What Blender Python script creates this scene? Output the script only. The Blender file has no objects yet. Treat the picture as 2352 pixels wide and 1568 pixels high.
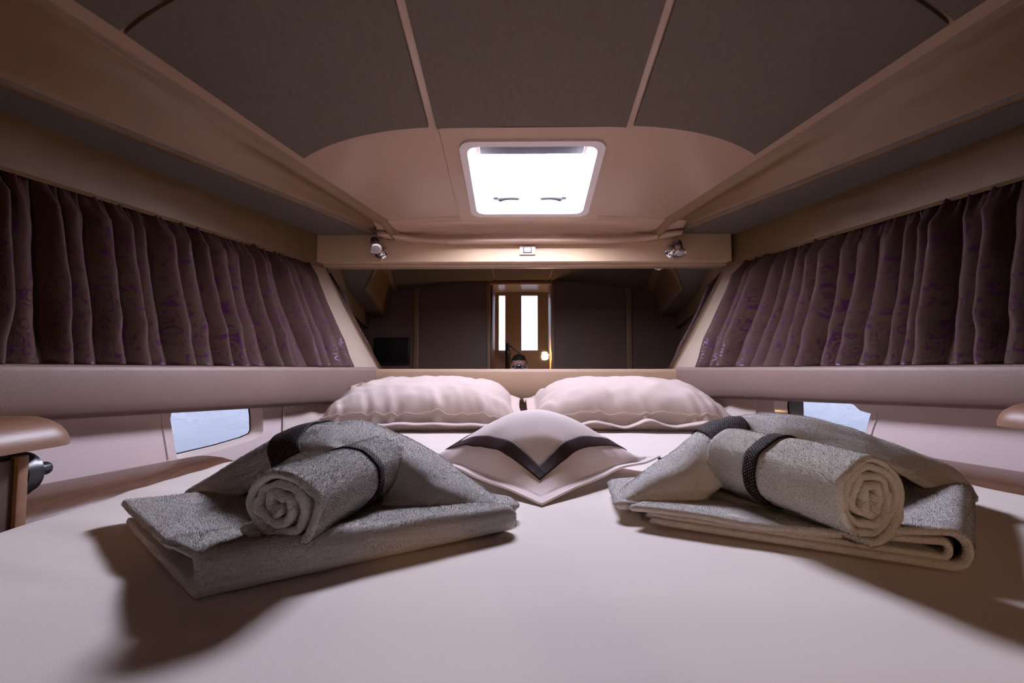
import bpy, bmesh, math, random
import numpy as np
from mathutils import Vector, Matrix, noise

# ------------------------------------------------------------------ camera, sky, exposure
sc = bpy.context.scene
COL = sc.collection
ZC = 0.81                      # camera height above the cabin floor; geometry below is written relative to the lens
R = math.radians
cam_d = bpy.data.cameras.new('camera')
cam_d.sensor_width = 36.0
cam_d.lens = 16.99
cam_d.clip_start = 0.01
cam_d.clip_end = 500
cam = bpy.data.objects.new('camera', cam_d)
COL.objects.link(cam)
cam.location = (0, 0, ZC)
cam.rotation_euler = (R(90 + 3.402), 0, R(0.826))
sc.camera = cam

SKY = 135.0
world = bpy.data.worlds.new('sky')
sc.world = world
world.use_nodes = True
wn, wl = world.node_tree.nodes, world.node_tree.links
wn.clear()
w_out = wn.new('ShaderNodeOutputWorld')
w_bg = wn.new('ShaderNodeBackground')
w_tc = wn.new('ShaderNodeTexCoord')
w_sep = wn.new('ShaderNodeSeparateXYZ')
w_ramp = wn.new('ShaderNodeValToRGB')
wl.new(w_tc.outputs['Generated'], w_sep.inputs[0])
wl.new(w_sep.outputs['Z'], w_ramp.inputs[0])
# hazy sea sky: milky bright towards the horizon, a little bluer overhead
w_ramp.color_ramp.elements[0].position = 0.0
w_ramp.color_ramp.elements[0].color = (0.92, 0.925, 1.13, 1)
w_ramp.color_ramp.elements[1].position = 1.0
w_ramp.color_ramp.elements[1].color = (0.16, 0.158, 0.205, 1)
for p_, c_ in ((.32, (.84, .85, 1.04, 1)), (.56, (.675, .685, .855, 1)), (.80, (.33, .335, .435, 1))):
    e_ = w_ramp.color_ramp.elements.new(p_); e_.color = c_
wl.new(w_ramp.outputs[0], w_bg.inputs[0])
w_bg.inputs[1].default_value = SKY
wl.new(w_bg.outputs[0], w_out.inputs[0])

sun_d = bpy.data.lights.new('sun', 'SUN')
sun_d.energy = 1.0
sun_d.angle = R(13)          # veiled by haze
sun_d.color = (1.0, 0.95, 0.88)
sun = bpy.data.objects.new('sun', sun_d)
COL.objects.link(sun)
sun.rotation_mode = 'QUATERNION'
sun.rotation_quaternion = Vector((-.03, -.84, .54)).to_track_quat('Z', 'Y')

def portal(name, loc, rot, sx, sy):
    l = bpy.data.lights.new(name, 'AREA')
    l.shape = 'RECTANGLE'
    l.size, l.size_y = sx, sy
    l.cycles.is_portal = True
    o = bpy.data.objects.new(name, l)
    COL.objects.link(o)
    o.location = (loc[0], loc[1], loc[2] + ZC)
    o.rotation_euler = rot
    return o
ALPHA = math.atan(0.20)
portal('hatch_portal', (0.045, 1.783, 0.782), (-ALPHA, 0, 0), 0.46, 0.46)

vs = sc.view_settings
vs.view_transform = 'Standard'
vs.look = 'None'
vs.exposure = 0.34
vs.gamma = 1.0
vs.use_curve_mapping = False
sc.cycles.max_bounces = 7
sc.cycles.diffuse_bounces = 4
sc.cycles.glossy_bounces = 4
sc.cycles.use_adaptive_sampling = True
sc.cycles.adaptive_threshold = 0.075
sc.cycles.adaptive_min_samples = 24
sc.cycles.transparent_max_bounces = 12
sc.cycles.use_denoising = True
sc.cycles.caustics_reflective = False
sc.cycles.sample_clamp_indirect = 8.0

rng = np.random.default_rng(7)
random.seed(7)
XC = 0.03                      # centre line of the cabin

# ------------------------------------------------------------------ materials
def hexc(r, g, b):
    f = lambda c: (c / 255 / 12.92) if c / 255 <= 0.04045 else ((c / 255 + 0.055) / 1.055) ** 2.4
    return (f(r), f(g), f(b))

def mat(name, col, rough=0.6, bump=0.0, bscale=200.0, var=0.0, vscale=8.0, spec=0.5, metal=0.0, sheen=0.0,
        stretch=(1, 1, 1), detail=3.0, coat=0.0):
    m = bpy.data.materials.new(name)
    m.use_nodes = True
    nt = m.node_tree
    b = nt.nodes['Principled BSDF']
    b.inputs['Base Color'].default_value = (*col, 1)
    b.inputs['Roughness'].default_value = rough
    b.inputs['Metallic'].default_value = metal
    b.inputs['Specular IOR Level'].default_value = spec
    if sheen:
        b.inputs['Sheen Weight'].default_value = sheen
        b.inputs['Sheen Roughness'].default_value = 0.4
    if coat:
        b.inputs['Coat Weight'].default_value = coat
        b.inputs['Coat Roughness'].default_value = 0.12
    tc = nt.nodes.new('ShaderNodeTexCoord')
    mp = nt.nodes.new('ShaderNodeMapping')
    mp.inputs['Scale'].default_value = stretch
    nt.links.new(tc.outputs['Object'], mp.inputs[0])
    if bump:
        n = nt.nodes.new('ShaderNodeTexNoise')
        n.inputs['Scale'].default_value = bscale
        n.inputs['Detail'].default_value = detail
        nt.links.new(mp.outputs[0], n.inputs['Vector'])
        bp = nt.nodes.new('ShaderNodeBump')
        bp.inputs['Strength'].default_value = bump
        bp.inputs['Distance'].default_value = 0.002
        nt.links.new(n.outputs['Fac'], bp.inputs['Height'])
        nt.links.new(bp.outputs[0], b.inputs['Normal'])
    if var:
        n2 = nt.nodes.new('ShaderNodeTexNoise')
        n2.inputs['Scale'].default_value = vscale
        n2.inputs['Detail'].default_value = 4
        nt.links.new(mp.outputs[0], n2.inputs['Vector'])
        rp = nt.nodes.new('ShaderNodeValToRGB')
        rp.color_ramp.elements[0].position = 0.3
        rp.color_ramp.elements[1].position = 0.7
        rp.color_ramp.elements[0].color = (*[c * (1 - var) for c in col], 1)
        rp.color_ramp.elements[1].color = (*[min(1, c * (1 + var)) for c in col], 1)
        nt.links.new(n2.outputs['Fac'], rp.inputs[0])
        nt.links.new(rp.outputs[0], b.inputs['Base Color'])
    return m

def glass(name, tint, fres=1.45):
    m = bpy.data.materials.new(name)
    m.use_nodes = True
    nt = m.node_tree
    nt.nodes.clear()
    o = nt.nodes.new('ShaderNodeOutputMaterial')
    mx = nt.nodes.new('ShaderNodeMixShader')
    tr = nt.nodes.new('ShaderNodeBsdfTransparent')
    tr.inputs[0].default_value = (*tint, 1)
    gl = nt.nodes.new('ShaderNodeBsdfGlossy')
    gl.inputs['Roughness'].default_value = 0.02
    lw = nt.nodes.new('ShaderNodeLayerWeight')
    lw.inputs[0].default_value = 0.5
    pw = nt.nodes.new('ShaderNodeMath'); pw.operation = 'POWER'; pw.inputs[1].default_value = 5.0
    ma = nt.nodes.new('ShaderNodeMath'); ma.operation = 'MULTIPLY_ADD'; ma.inputs[1].default_value = 0.92; ma.inputs[2].default_value = 0.06
    nt.links.new(lw.outputs['Facing'], pw.inputs[0])
    nt.links.new(pw.outputs[0], ma.inputs[0])
    nt.links.new(ma.outputs[0], mx.inputs[0])
    nt.links.new(tr.outputs[0], mx.inputs[1])
    nt.links.new(gl.outputs[0], mx.inputs[2])
    nt.links.new(mx.outputs[0], o.inputs[0])
    return m

M = {}
M['gelcoat'] = mat('gelcoat', (0.48, 0.32, 0.235), 0.16, 0.10, 6.0, spec=0.5, detail=1.0)
M['tan_vinyl'] = mat('tan_vinyl', (0.215, 0.120, 0.054), 0.38, 0.12, 420, var=0.06, vscale=6)
M['linen'] = mat('linen', (0.145, 0.110, 0.084), 0.9, 0.5, 500, var=0.08, vscale=120, stretch=(1, 0.25, 1))
M['soffit'] = mat('soffit', (0.15, 0.118, 0.098), 0.9, 0.4, 500, var=0.06, vscale=100)
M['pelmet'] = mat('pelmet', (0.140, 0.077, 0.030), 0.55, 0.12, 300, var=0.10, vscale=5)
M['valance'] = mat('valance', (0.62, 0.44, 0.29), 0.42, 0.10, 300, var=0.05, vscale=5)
M['cream_vinyl'] = mat('cream_vinyl', (0.36, 0.27, 0.20), 0.5, 0.25, 600, var=0.04, vscale=10)
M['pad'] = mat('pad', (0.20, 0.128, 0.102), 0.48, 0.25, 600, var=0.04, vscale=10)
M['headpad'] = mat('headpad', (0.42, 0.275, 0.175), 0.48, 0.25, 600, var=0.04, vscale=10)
M['hull'] = mat('hull', (0.78, 0.64, 0.62), 0.7, 0.3, 500)
M['hull_gel'] = mat('hull_gel', (0.80, 0.67, 0.60), 0.12)
M['wood'] = mat('wood', (0.15, 0.072, 0.042), 0.3, 0.1, 60, var=0.25, vscale=10, stretch=(12, 1, 12))
M['wood_top'] = mat('wood_top', (0.22, 0.108, 0.058), 0.45, 0.08, 60, var=0.10, vscale=8, stretch=(6, 1, 6))
M['wood_dark'] = mat('wood_dark', (0.07, 0.038, 0.026), 0.35, 0.15, 60, var=0.35, vscale=14, stretch=(9, 9, 0.6))
M['sheet'] = mat('sheet', (0.82, 0.72, 0.645), 0.85, 0.12, 900, sheen=0.15)
M['pillow'] = mat('pillow', (0.66, 0.53, 0.455), 0.85, 0.3, 900, sheen=0.15)
M['cushion'] = mat('cushion', (0.84, 0.70, 0.64), 0.85, 0.35, 900, sheen=0.15)
M['ribbon'] = mat('ribbon', (0.050, 0.022, 0.021), 0.6, 0.2, 700, spec=0.25)
M['towel'] = mat('towel', (0.77, 0.71, 0.65), 0.95, 1.0, 700, sheen=0.15)
M['towel_warm'] = mat('towel_warm', (0.76, 0.70, 0.60), 0.95, 1.0, 700, sheen=0.12)
M['mirror'] = mat('mirror', (0.78, 0.76, 0.75), 0.012, metal=1.0)
M['chrome'] = mat('chrome', (0.75, 0.74, 0.76), 0.09, metal=1.0)
M['white_plastic'] = mat('white_plastic', (0.80, 0.77, 0.76), 0.3)
M['grey_plastic'] = mat('grey_plastic', (0.42, 0.38, 0.40), 0.4)
M['lens_glass'] = mat('lens_glass', (0.45, 0.42, 0.43), 0.35)
M['hatch_white'] = mat('hatch_white', (0.80, 0.72, 0.69), 0.25)
M['latch_grey'] = mat('latch_grey', (0.028, 0.024, 0.025), 0.4)
M['shade'] = mat('shade', (0.045, 0.043, 0.06), 0.5)
M['black'] = mat('black', (0.012, 0.011, 0.014), 0.35)
M['dark_gap'] = mat('dark_gap', (0.02, 0.014, 0.012), 0.8)
M['back_panel'] = mat('back_panel', (0.20, 0.125, 0.095), 0.5, 0.1, 200, var=0.08, vscale=3)
M['back_post'] = mat('back_post', (0.34, 0.21, 0.13), 0.4, 0.1, 100)
M['floor'] = mat('floor', (0.20, 0.11, 0.06), 0.4, 0.1, 40, var=0.25, vscale=6, stretch=(10, 1, 1))
M['skin'] = mat('skin', (0.55, 0.30, 0.22), 0.5)
M['hair'] = mat('hair', (0.025, 0.017, 0.014), 0.5, 0.8, 300)
M['shirt'] = mat('shirt', (0.03, 0.032, 0.045), 0.85, 0.3, 500)
M['trousers'] = mat('trousers', (0.06, 0.06, 0.075), 0.85, 0.3, 500)
M['screen'] = mat('screen', (0.006, 0.006, 0.008), 0.12)
M['hatch_glass'] = glass('hatch_glass', (0.93, 0.93, 0.95))
M['port_glass'] = glass('port_glass', (0.0095, 0.0100, 0.0112))

def band_mat():
    m = mat('woven_band', (0.035, 0.018, 0.015), 0.85, spec=0.15)
    nt = m.node_tree
    b = nt.nodes['Principled BSDF']
    uv = nt.nodes.new('ShaderNodeUVMap')
    mp = nt.nodes.new('ShaderNodeMapping')
    nt.links.new(uv.outputs[0], mp.inputs[0])
    mp.inputs['Scale'].default_value = (1, 1, 1)
    ch = nt.nodes.new('ShaderNodeTexBrick')
    ch.inputs['Color1'].default_value = (0.42, 0.32, 0.26, 1)
    ch.inputs['Color2'].default_value = (0.06, 0.03, 0.027, 1)
    ch.inputs['Mortar'].default_value = (0.012, 0.006, 0.006, 1)
    ch.inputs['Scale'].default_value = 1.0
    ch.inputs['Mortar Size'].default_value = 0.0012
    ch.inputs['Brick Width'].default_value = 0.0042
    ch.inputs['Row Height'].default_value = 0.0036
    nt.links.new(mp.outputs[0], ch.inputs['Vector'])
    nt.links.new(ch.outputs['Color'], b.inputs['Base Color'])
    bp = nt.nodes.new('ShaderNodeBump')
    bp.inputs['Strength'].default_value = 0.9
    bp.inputs['Distance'].default_value = 0.0015
    bp.invert = True
    nt.links.new(ch.outputs['Fac'], bp.inputs['Height'])
    nt.links.new(bp.outputs[0], b.inputs['Normal'])
    return m
M['band'] = band_mat()

def curtain_mat():
    m = mat('curtain_cloth', (0.10, 0.062, 0.042), 0.55, sheen=0.03, spec=0.3)
    nt = m.node_tree
    b = nt.nodes['Principled BSDF']
    b.inputs['Sheen Tint'].default_value = (0.9, 0.62, 0.5, 1)
    uv = nt.nodes.new('ShaderNodeUVMap')
    # scrolls: rings around scattered points, broken up by noise, like brocade vines
    vo = nt.nodes.new('ShaderNodeTexVoronoi')
    vo.inputs['Scale'].default_value = 30
    vo.inputs['Randomness'].default_value = 0.75
    nz = nt.nodes.new('ShaderNodeTexNoise')
    nz.inputs['Scale'].default_value = 14
    mxv = nt.nodes.new('ShaderNodeMixRGB')
    mxv.blend_type = 'ADD'
    mxv.inputs[0].default_value = 0.045
    nt.links.new(uv.outputs[0], nz.inputs['Vector'])
    nt.links.new(uv.outputs[0], mxv.inputs[1])
    nt.links.new(nz.outputs['Color'], mxv.inputs[2])
    nt.links.new(mxv.outputs[0], vo.inputs['Vector'])
    sn = nt.nodes.new('ShaderNodeMath'); sn.operation = 'MULTIPLY'; sn.inputs[1].default_value = 17.0
    nt.links.new(vo.outputs['Distance'], sn.inputs[0])
    s2 = nt.nodes.new('ShaderNodeMath'); s2.operation = 'SINE'
    nt.links.new(sn.outputs[0], s2.inputs[0])
    nz2 = nt.nodes.new('ShaderNodeTexNoise'); nz2.inputs['Scale'].default_value = 26
    nt.links.new(uv.outputs[0], nz2.inputs['Vector'])
    mu = nt.nodes.new('ShaderNodeMath'); mu.operation = 'MULTIPLY'
    nt.links.new(s2.outputs[0], mu.inputs[0]); nt.links.new(nz2.outputs['Fac'], mu.inputs[1])
    rp = nt.nodes.new('ShaderNodeValToRGB')
    rp.color_ramp.elements[0].position = 0.33
    rp.color_ramp.elements[1].position = 0.45
    rp.color_ramp.elements[0].color = (0.056, 0.029, 0.015, 1)
    rp.color_ramp.elements[1].color = (0.048, 0.010, 0.038, 1)
    nt.links.new(mu.outputs[0], rp.inputs[0])
    nt.links.new(rp.outputs[0], b.inputs['Base Color'])
    rr = nt.nodes.new('ShaderNodeValToRGB')
    rr.color_ramp.elements[0].position = 0.30
    rr.color_ramp.elements[1].position = 0.40
    rr.color_ramp.elements[0].color = (0.7, 0.7, 0.7, 1)
    rr.color_ramp.elements[1].color = (0.36, 0.36, 0.36, 1)
    nt.links.new(mu.outputs[0], rr.inputs[0])
    nt.links.new(rr.outputs[0], b.inputs['Roughness'])
    b.inputs['Specular Tint'].default_value = (1.0, 0.75, 1.0, 1)
    wv = nt.nodes.new('ShaderNodeTexNoise'); wv.inputs['Scale'].default_value = 260
    mpw = nt.nodes.new('ShaderNodeMapping'); mpw.inputs['Scale'].default_value = (3, 0.4, 1)
    nt.links.new(uv.outputs[0], mpw.inputs[0]); nt.links.new(mpw.outputs[0], wv.inputs['Vector'])
    bp = nt.nodes.new('ShaderNodeBump'); bp.inputs['Strength'].default_value = 0.5; bp.inputs['Distance'].default_value = 0.001
    nt.links.new(wv.outputs['Fac'], bp.inputs['Height'])
    nt.links.new(bp.outputs[0], b.inputs['Normal'])
    return m
M['curtain'] = curtain_mat()

def sea_mat():
    m = mat('sea_water', (0.05, 0.11, 0.17), 0.10)
    nt = m.node_tree
    b = nt.nodes['Principled BSDF']
    b.inputs['IOR'].default_value = 1.33
    tc = nt.nodes.new('ShaderNodeTexCoord')
    n = nt.nodes.new('ShaderNodeTexNoise'); n.inputs['Scale'].default_value = 5.0; n.inputs['Detail'].default_value = 6
    n.inputs['Roughness'].default_value = 0.65
    nt.links.new(tc.outputs['Object'], n.inputs['Vector'])
    bp = nt.nodes.new('ShaderNodeBump'); bp.inputs['Strength'].default_value = 1.0; bp.inputs['Distance'].default_value = 0.10
    nt.links.new(n.outputs['Fac'], bp.inputs['Height'])
    nt.links.new(bp.outputs[0], b.inputs['Normal'])
    return m
M['sea'] = sea_mat()

# ------------------------------------------------------------------ mesh helpers (coordinates relative to the lens; ZC is added here)
def tag(o, label=None, cat=None, group=None, kind=None):
    if label: o['label'] = label
    if cat: o['category'] = cat
    if group: o['group'] = group
    if kind: o['kind'] = kind
    return o

def empty(name, loc, label, cat, group=None):
    e = bpy.data.objects.new(name, None)
    e.empty_display_size = 0.05
    COL.objects.link(e)
    e.location = (loc[0], loc[1], loc[2] + ZC)
    return tag(e, label, cat, group)

def wloc(o):
    v = Vector(o.location)
    while o.parent:
        o = o.parent
        v = v + Vector(o.location)
    return v

def build(name, verts, faces, m, parent=None, smooth=True, uv=None, kind=None, label=None, cat=None, group=None):
    V = np.asarray(verts, dtype=float).copy()
    V[:, 2] += ZC
    base = np.array([(V[:, 0].min() + V[:, 0].max()) / 2, (V[:, 1].min() + V[:, 1].max()) / 2, V[:, 2].min()])
    me = bpy.data.meshes.new(name)
    me.from_pydata((V - base).tolist(), [], [tuple(int(i) for i in f) for f in faces])
    if uv is not None:
        l = me.uv_layers.new(name='UVMap')
        li = np.zeros(len(me.loops), dtype=np.int32)
        me.loops.foreach_get('vertex_index', li)
        l.data.foreach_set('uv', np.asarray(uv, dtype=np.float32)[li].ravel())
    me.validate()
    bm = bmesh.new(); bm.from_mesh(me)
    bmesh.ops.recalc_face_normals(bm, faces=bm.faces)
    bm.to_mesh(me); bm.free()
    if smooth is True:
        me.polygons.foreach_set('use_smooth', [True] * len(me.polygons))
    elif smooth:
        me.polygons.foreach_set('use_smooth', [True] * len(me.polygons))
        me.set_sharp_from_angle(angle=R(smooth))
    me.materials.append(M[m] if isinstance(m, str) else m)
    o = bpy.data.objects.new(name, me)
    COL.objects.link(o)
    if parent:
        o.parent = parent
        o.location = Vector(base) - wloc(parent)
    else:
        o.location = base
    return tag(o, label, cat, group, kind)

def grid_faces(n, m, off=0, flip=False):
    f = []
    for i in range(n - 1):
        for j in range(m - 1):
            a = off + i * m + j
            q = (a, a + m, a + m + 1, a + 1)
            f.append(q[::-1] if flip else q)
    return f

def normals(P):
    du = np.gradient(P, axis=0); dv = np.gradient(P, axis=1)
    N = np.cross(du, dv)
    return N / (np.linalg.norm(N, axis=2, keepdims=True) + 1e-12)

def sheet_geo(P, th, bulge=0.45):
    """a cloth or board of real thickness following the point grid P"""
    P = np.asarray(P, float)
    n, m, _ = P.shape
    N = normals(P)
    T = P + N * th / 2
    B = P - N * th / 2
    V = [T.reshape(-1, 3), B.reshape(-1, 3)]
    F = grid_faces(n, m) + grid_faces(n, m, n * m, True)
    ring = [(i, 0) for i in range(n)] + [(n - 1, j) for j in range(1, m)] + [(i, m - 1) for i in range(n - 2, -1, -1)] + [(0, j) for j in range(m - 2, 0, -1)]
    E = []
    for i, j in ring:
        out = np.zeros(3)
        if i == 0: out += P[0, j] - P[1, j]
        if i == n - 1: out += P[-1, j] - P[-2, j]
        if j == 0: out += P[i, 0] - P[i, 1]
        if j == m - 1: out += P[i, -1] - P[i, -2]
        E.append(P[i, j] + out / (np.linalg.norm(out) + 1e-9) * th * bulge)
    off = 2 * n * m
    V.append(np.array(E))
    k = len(ring)
    for a in range(k):
        b = (a + 1) % k
        ia, ib = ring[a][0] * m + ring[a][1], ring[b][0] * m + ring[b][1]
        F.append((ia, ib, off + b, off + a))
        F.append((off + a, off + b, n * m + ib, n * m + ia))
    return np.vstack(V), F

def loft(curves, ns, nv):
    """Catmull-Rom surface through rows of control points: curves[v][s] -> grid [ns, nv]"""
    C = np.asarray(curves, float)
    A = np.stack([resample(C[v], ns) for v in range(C.shape[0])])       # v, ns
    return np.stack([resample(A[:, s], nv) for s in range(ns)])        # ns, nv

def resample(pts, n, closed=False):
    p = np.asarray(pts, float)
    k = len(p)
    d = np.r_[0, np.cumsum(np.linalg.norm(np.diff(p, axis=0), axis=1))]
    t = np.linspace(0, 1, n)
    u = np.arange(k) / (k - 1) if d[-1] == 0 else d / d[-1]
    pe = np.vstack([2 * p[0] - p[1], p, 2 * p[-1] - p[-2]])
    out = []
    for x in t:
        i = min(max(int(np.searchsorted(u, x, 'right') - 1), 0), k - 2)
        w = (x - u[i]) / max(u[i + 1] - u[i], 1e-9)
        a, b, c, e = pe[i], pe[i + 1], pe[i + 2], pe[i + 3]
        h0 = u[i + 1] - u[i]
        m1 = (c - a) / max((u[i + 1] - (u[i - 1] if i > 0 else 2 * u[0] - u[1])), 1e-9) * h0
        m2 = (e - b) / max(((u[i + 2] if i + 2 < k else 2 * u[-1] - u[-2]) - u[i]), 1e-9) * h0
        out.append((2 * w**3 - 3 * w**2 + 1) * b + (w**3 - 2 * w**2 + w) * m1 + (-2 * w**3 + 3 * w**2) * c + (w**3 - w**2) * m2)
    return np.array(out)

def box_geo(x0, x1, y0, y1, z0, z1, bev=0.0, seg=2):
    bm = bmesh.new()
    bmesh.ops.create_cube(bm, size=1.0)
    for v in bm.verts:
        v.co = Vector((x0 + (v.co.x + .5) * (x1 - x0), y0 + (v.co.y + .5) * (y1 - y0), z0 + (v.co.z + .5) * (z1 - z0)))
    if bev:
        bmesh.ops.bevel(bm, geom=list(bm.edges), offset=bev, segments=seg, profile=0.5, affect='EDGES')
    return geo(bm)

def geo(bm):
    bm.verts.index_update()
    V = np.array([v.co[:] for v in bm.verts]); F = [tuple(v.index for v in f.verts) for f in bm.faces]
    bm.free()
    return V, F

def merge(*gs):
    V, F, o = [], [], 0
    for v, f in gs:
        V.append(np.asarray(v)); F += [tuple(i + o for i in q) for q in f]; o += len(v)
    return np.vstack(V), F

def prism_geo(poly, z0, z1):
    """extrude an xy outline"""
    n = len(poly)
    V = [(x, y, z0) for x, y in poly] + [(x, y, z1) for x, y in poly]
    F = [tuple(range(n))[::-1], tuple(range(n, 2 * n))] + [(i, (i + 1) % n, n + (i + 1) % n, n + i) for i in range(n)]
    return np.array(V), F

def frame_of(d, up=(0, 0, 1)):
    d = np.asarray(d, float); d /= np.linalg.norm(d)
    u = np.asarray(up, float)
    if abs(d @ u) > 0.95: u = np.array([1., 0, 0])
    a = np.cross(u, d); a /= np.linalg.norm(a)
    return a, np.cross(d, a), d

def lathe_geo(profile, origin, axis, n=32, close=True):
    """profile: list of (radius, height along axis)"""
    a, b, d = frame_of(axis)
    V = []
    for r, h in profile:
        for k in range(n):
            t = 2 * math.pi * k / n
            V.append(np.asarray(origin) + a * r * math.cos(t) + b * r * math.sin(t) + d * h)
    F = []
    for i in range(len(profile) - 1):
        for k in range(n):
            k2 = (k + 1) % n
            F.append((i * n + k, i * n + k2, (i + 1) * n + k2, (i + 1) * n + k))
    if close:
        F.append(tuple(range(n))[::-1]); F.append(tuple(range((len(profile) - 1) * n, len(profile) * n)))
    return np.array(V), F

def tube_geo(path, r, n=12):
    p = np.asarray(path, float)
    V = []
    rr = np.broadcast_to(np.asarray(r, float), (len(p),))
    for i in range(len(p)):
        d = p[min(i + 1, len(p) - 1)] - p[max(i - 1, 0)]
        a, b, _ = frame_of(d)
        for k in range(n):
            t = 2 * math.pi * k / n
            V.append(p[i] + (a * math.cos(t) + b * math.sin(t)) * rr[i])
    F = [(i * n + k, i * n + (k + 1) % n, (i + 1) * n + (k + 1) % n, (i + 1) * n + k) for i in range(len(p) - 1) for k in range(n)]
    F += [tuple(range(n))[::-1], tuple(range((len(p) - 1) * n, len(p) * n))]
    return np.array(V), F

def rrect(w, h, r, n=8, cx=0.0, cy=0.0):
    o = []
    for sx, sy, a0 in ((1, 1, 0), (-1, 1, 90), (-1, -1, 180), (1, -1, 270)):
        for k in range(n + 1):
            a = R(a0 + 90 * k / n)
            o.append((cx + sx * (w / 2 - r) + r * math.cos(a), cy + sy * (h / 2 - r) + r * math.sin(a)))
    return np.array(o)

def plate_with_hole(outer, inner, to3d, t0, t1):
    """flat plate with a hole; outer and inner loops of equal length, thickness t0..t1 along the local normal"""
    n = len(outer)
    V = [to3d(x, y, t) for t in (t0, t1) for L in (outer, inner) for x, y in L]
    F = []
    for i in range(n):
        j = (i + 1) % n
        F += [(i, j, n + j, n + i), (2 * n + i, 3 * n + i, 3 * n + j, 2 * n + j),
              (i, 2 * n + i, 2 * n + j, j), (n + i, n + j, 3 * n + j, 3 * n + i)]
    return np.array(V), F

def sn(x, y, z=0.0, s=1.0):
    return noise.noise(Vector((x * s, y * s, z * s)))

# ------------------------------------------------------------------ cabin shape functions
def bend(y, a, k, y0, k2, yk=0.85):
    """half-width that opens towards the stern with slope k, then slope k2 aft of yk"""
    return a + k * (y0 - y) if y > yk else a + k * (y0 - yk) + k2 * (yk - y)
hw_pelmet = lambda y: bend(y, .942, .293, 2.23, .22)
hw_pad = lambda y: bend(y, .664, .300, 2.25, .25)
hw_hull = lambda y: hw_pad(y) + .062
hw_lip = lambda y: bend(y, .664, .405, 2.155, .20)
def qprof(t, y):
    """how the window side leans in from pelmet (t=0) to bolster (t=1): hollow along the curtain, straight by the mirror"""
    b = min(1, max(0, (y - 1.75) / .38)); b = b * b * (3 - 2 * b)
    return (.18 * t + .82 * t ** 2.3) * (1 - b) + (.80 * t + .20 * t * t) * b
hw_fold = lambda y: bend(y, .613, .446, 2.005, .20)
def zceil(x, y):
    yy = max(y, 0.3)
    return .646 + .20 * (2.08 - yy) + .03 * (yy - y) - .06 * (x - .04) ** 2
YB = -1.0          # bulkhead behind the camera
YF = 2.25          # forward bulkhead
Z0 = -ZC           # cabin sole

def side(s, hw, y): return XC + s * hw(y)

# floor
v, f = box_geo(-2.2, 2.2, -2.6, 2.35, Z0 - .05, Z0)
build('floor', v, f, 'floor', smooth=False, kind='structure')

# ceiling liner: glossy moulded shell in three strips, leaving the hatch bay open
ys = np.r_[np.linspace(YB, 0.3, 8)[:-1], np.linspace(0.3, 2.02, 30)]
def liner(xa, xb, y0, y1, nx=26):
    yy = [y for y in ys if y0 <= y <= y1]
    P = np.zeros((len(yy), nx, 3))
    for i, y in enumerate(yy):
        a, b = xa(y), xb(y)
        for j in range(nx):
            x = a + (b - a) * j / (nx - 1)
            P[i, j] = (x, y, zceil(x, y))
    return P
SX0, SX1, SY0, SY1 = -.254, .338, 1.468, 2.062       # hatch bay
Pl = liner(lambda y: side(-1, hw_fold, y), lambda y: SX0, YB, 2.02)
Pr = liner(lambda y: SX1, lambda y: side(1, hw_fold, y), YB, 2.02)
yc = list(ys[ys < SY0]) + [SY0]
Pc = np.array([[(SX0 + (SX1 - SX0) * j / 9, y, zceil(SX0 + (SX1 - SX0) * j / 9, y)) for j in range(10)] for y in yc])
gs = []
for P in (Pl, Pr, Pc):
    gs.append((P.reshape(-1, 3), grid_faces(P.shape[0], P.shape[1])))
    Q = P + np.array([0, 0, .06])
    gs.append((Q.reshape(-1, 3), grid_faces(P.shape[0], P.shape[1])))
ceiling = build('ceiling', *merge(*gs), 'gelcoat', kind='structure')

# front cove: from the ceiling edge rolling down in front of the valance
def cove():
    prof0 = [(2.02, .659), (2.05, .649), (2.085, .638), (2.115, .633), (2.140, .624), (2.146, .611), (2.140, .598), (2.131, .588), (2.127, .580), (2.130, .574), (2.142, .571), (2.20, .576)]
    xs = np.linspace(-.62, .71, 45)
    P = np.zeros((len(xs), len(prof0), 3))
    for i, x in enumerate(xs):
        e = abs((x - .045) / .665)
        for j, (y, z) in enumerate(prof0):
            drop = .06 * (x - .04) ** 2 * (1.0 if j < 3 else max(0, 1 - (j - 2) / 4))
            lift = 0.022 * max(0, e - .55) / .45 * (1 if j > 4 else 0)
            P[i, j] = (x, y - .05 * max(0, e - .8) / .2 * (j > 2), z - drop + lift)
    return P
P = cove()
build('front_cove', *sheet_geo(P, .006), 'gelcoat', ceiling)

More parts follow.
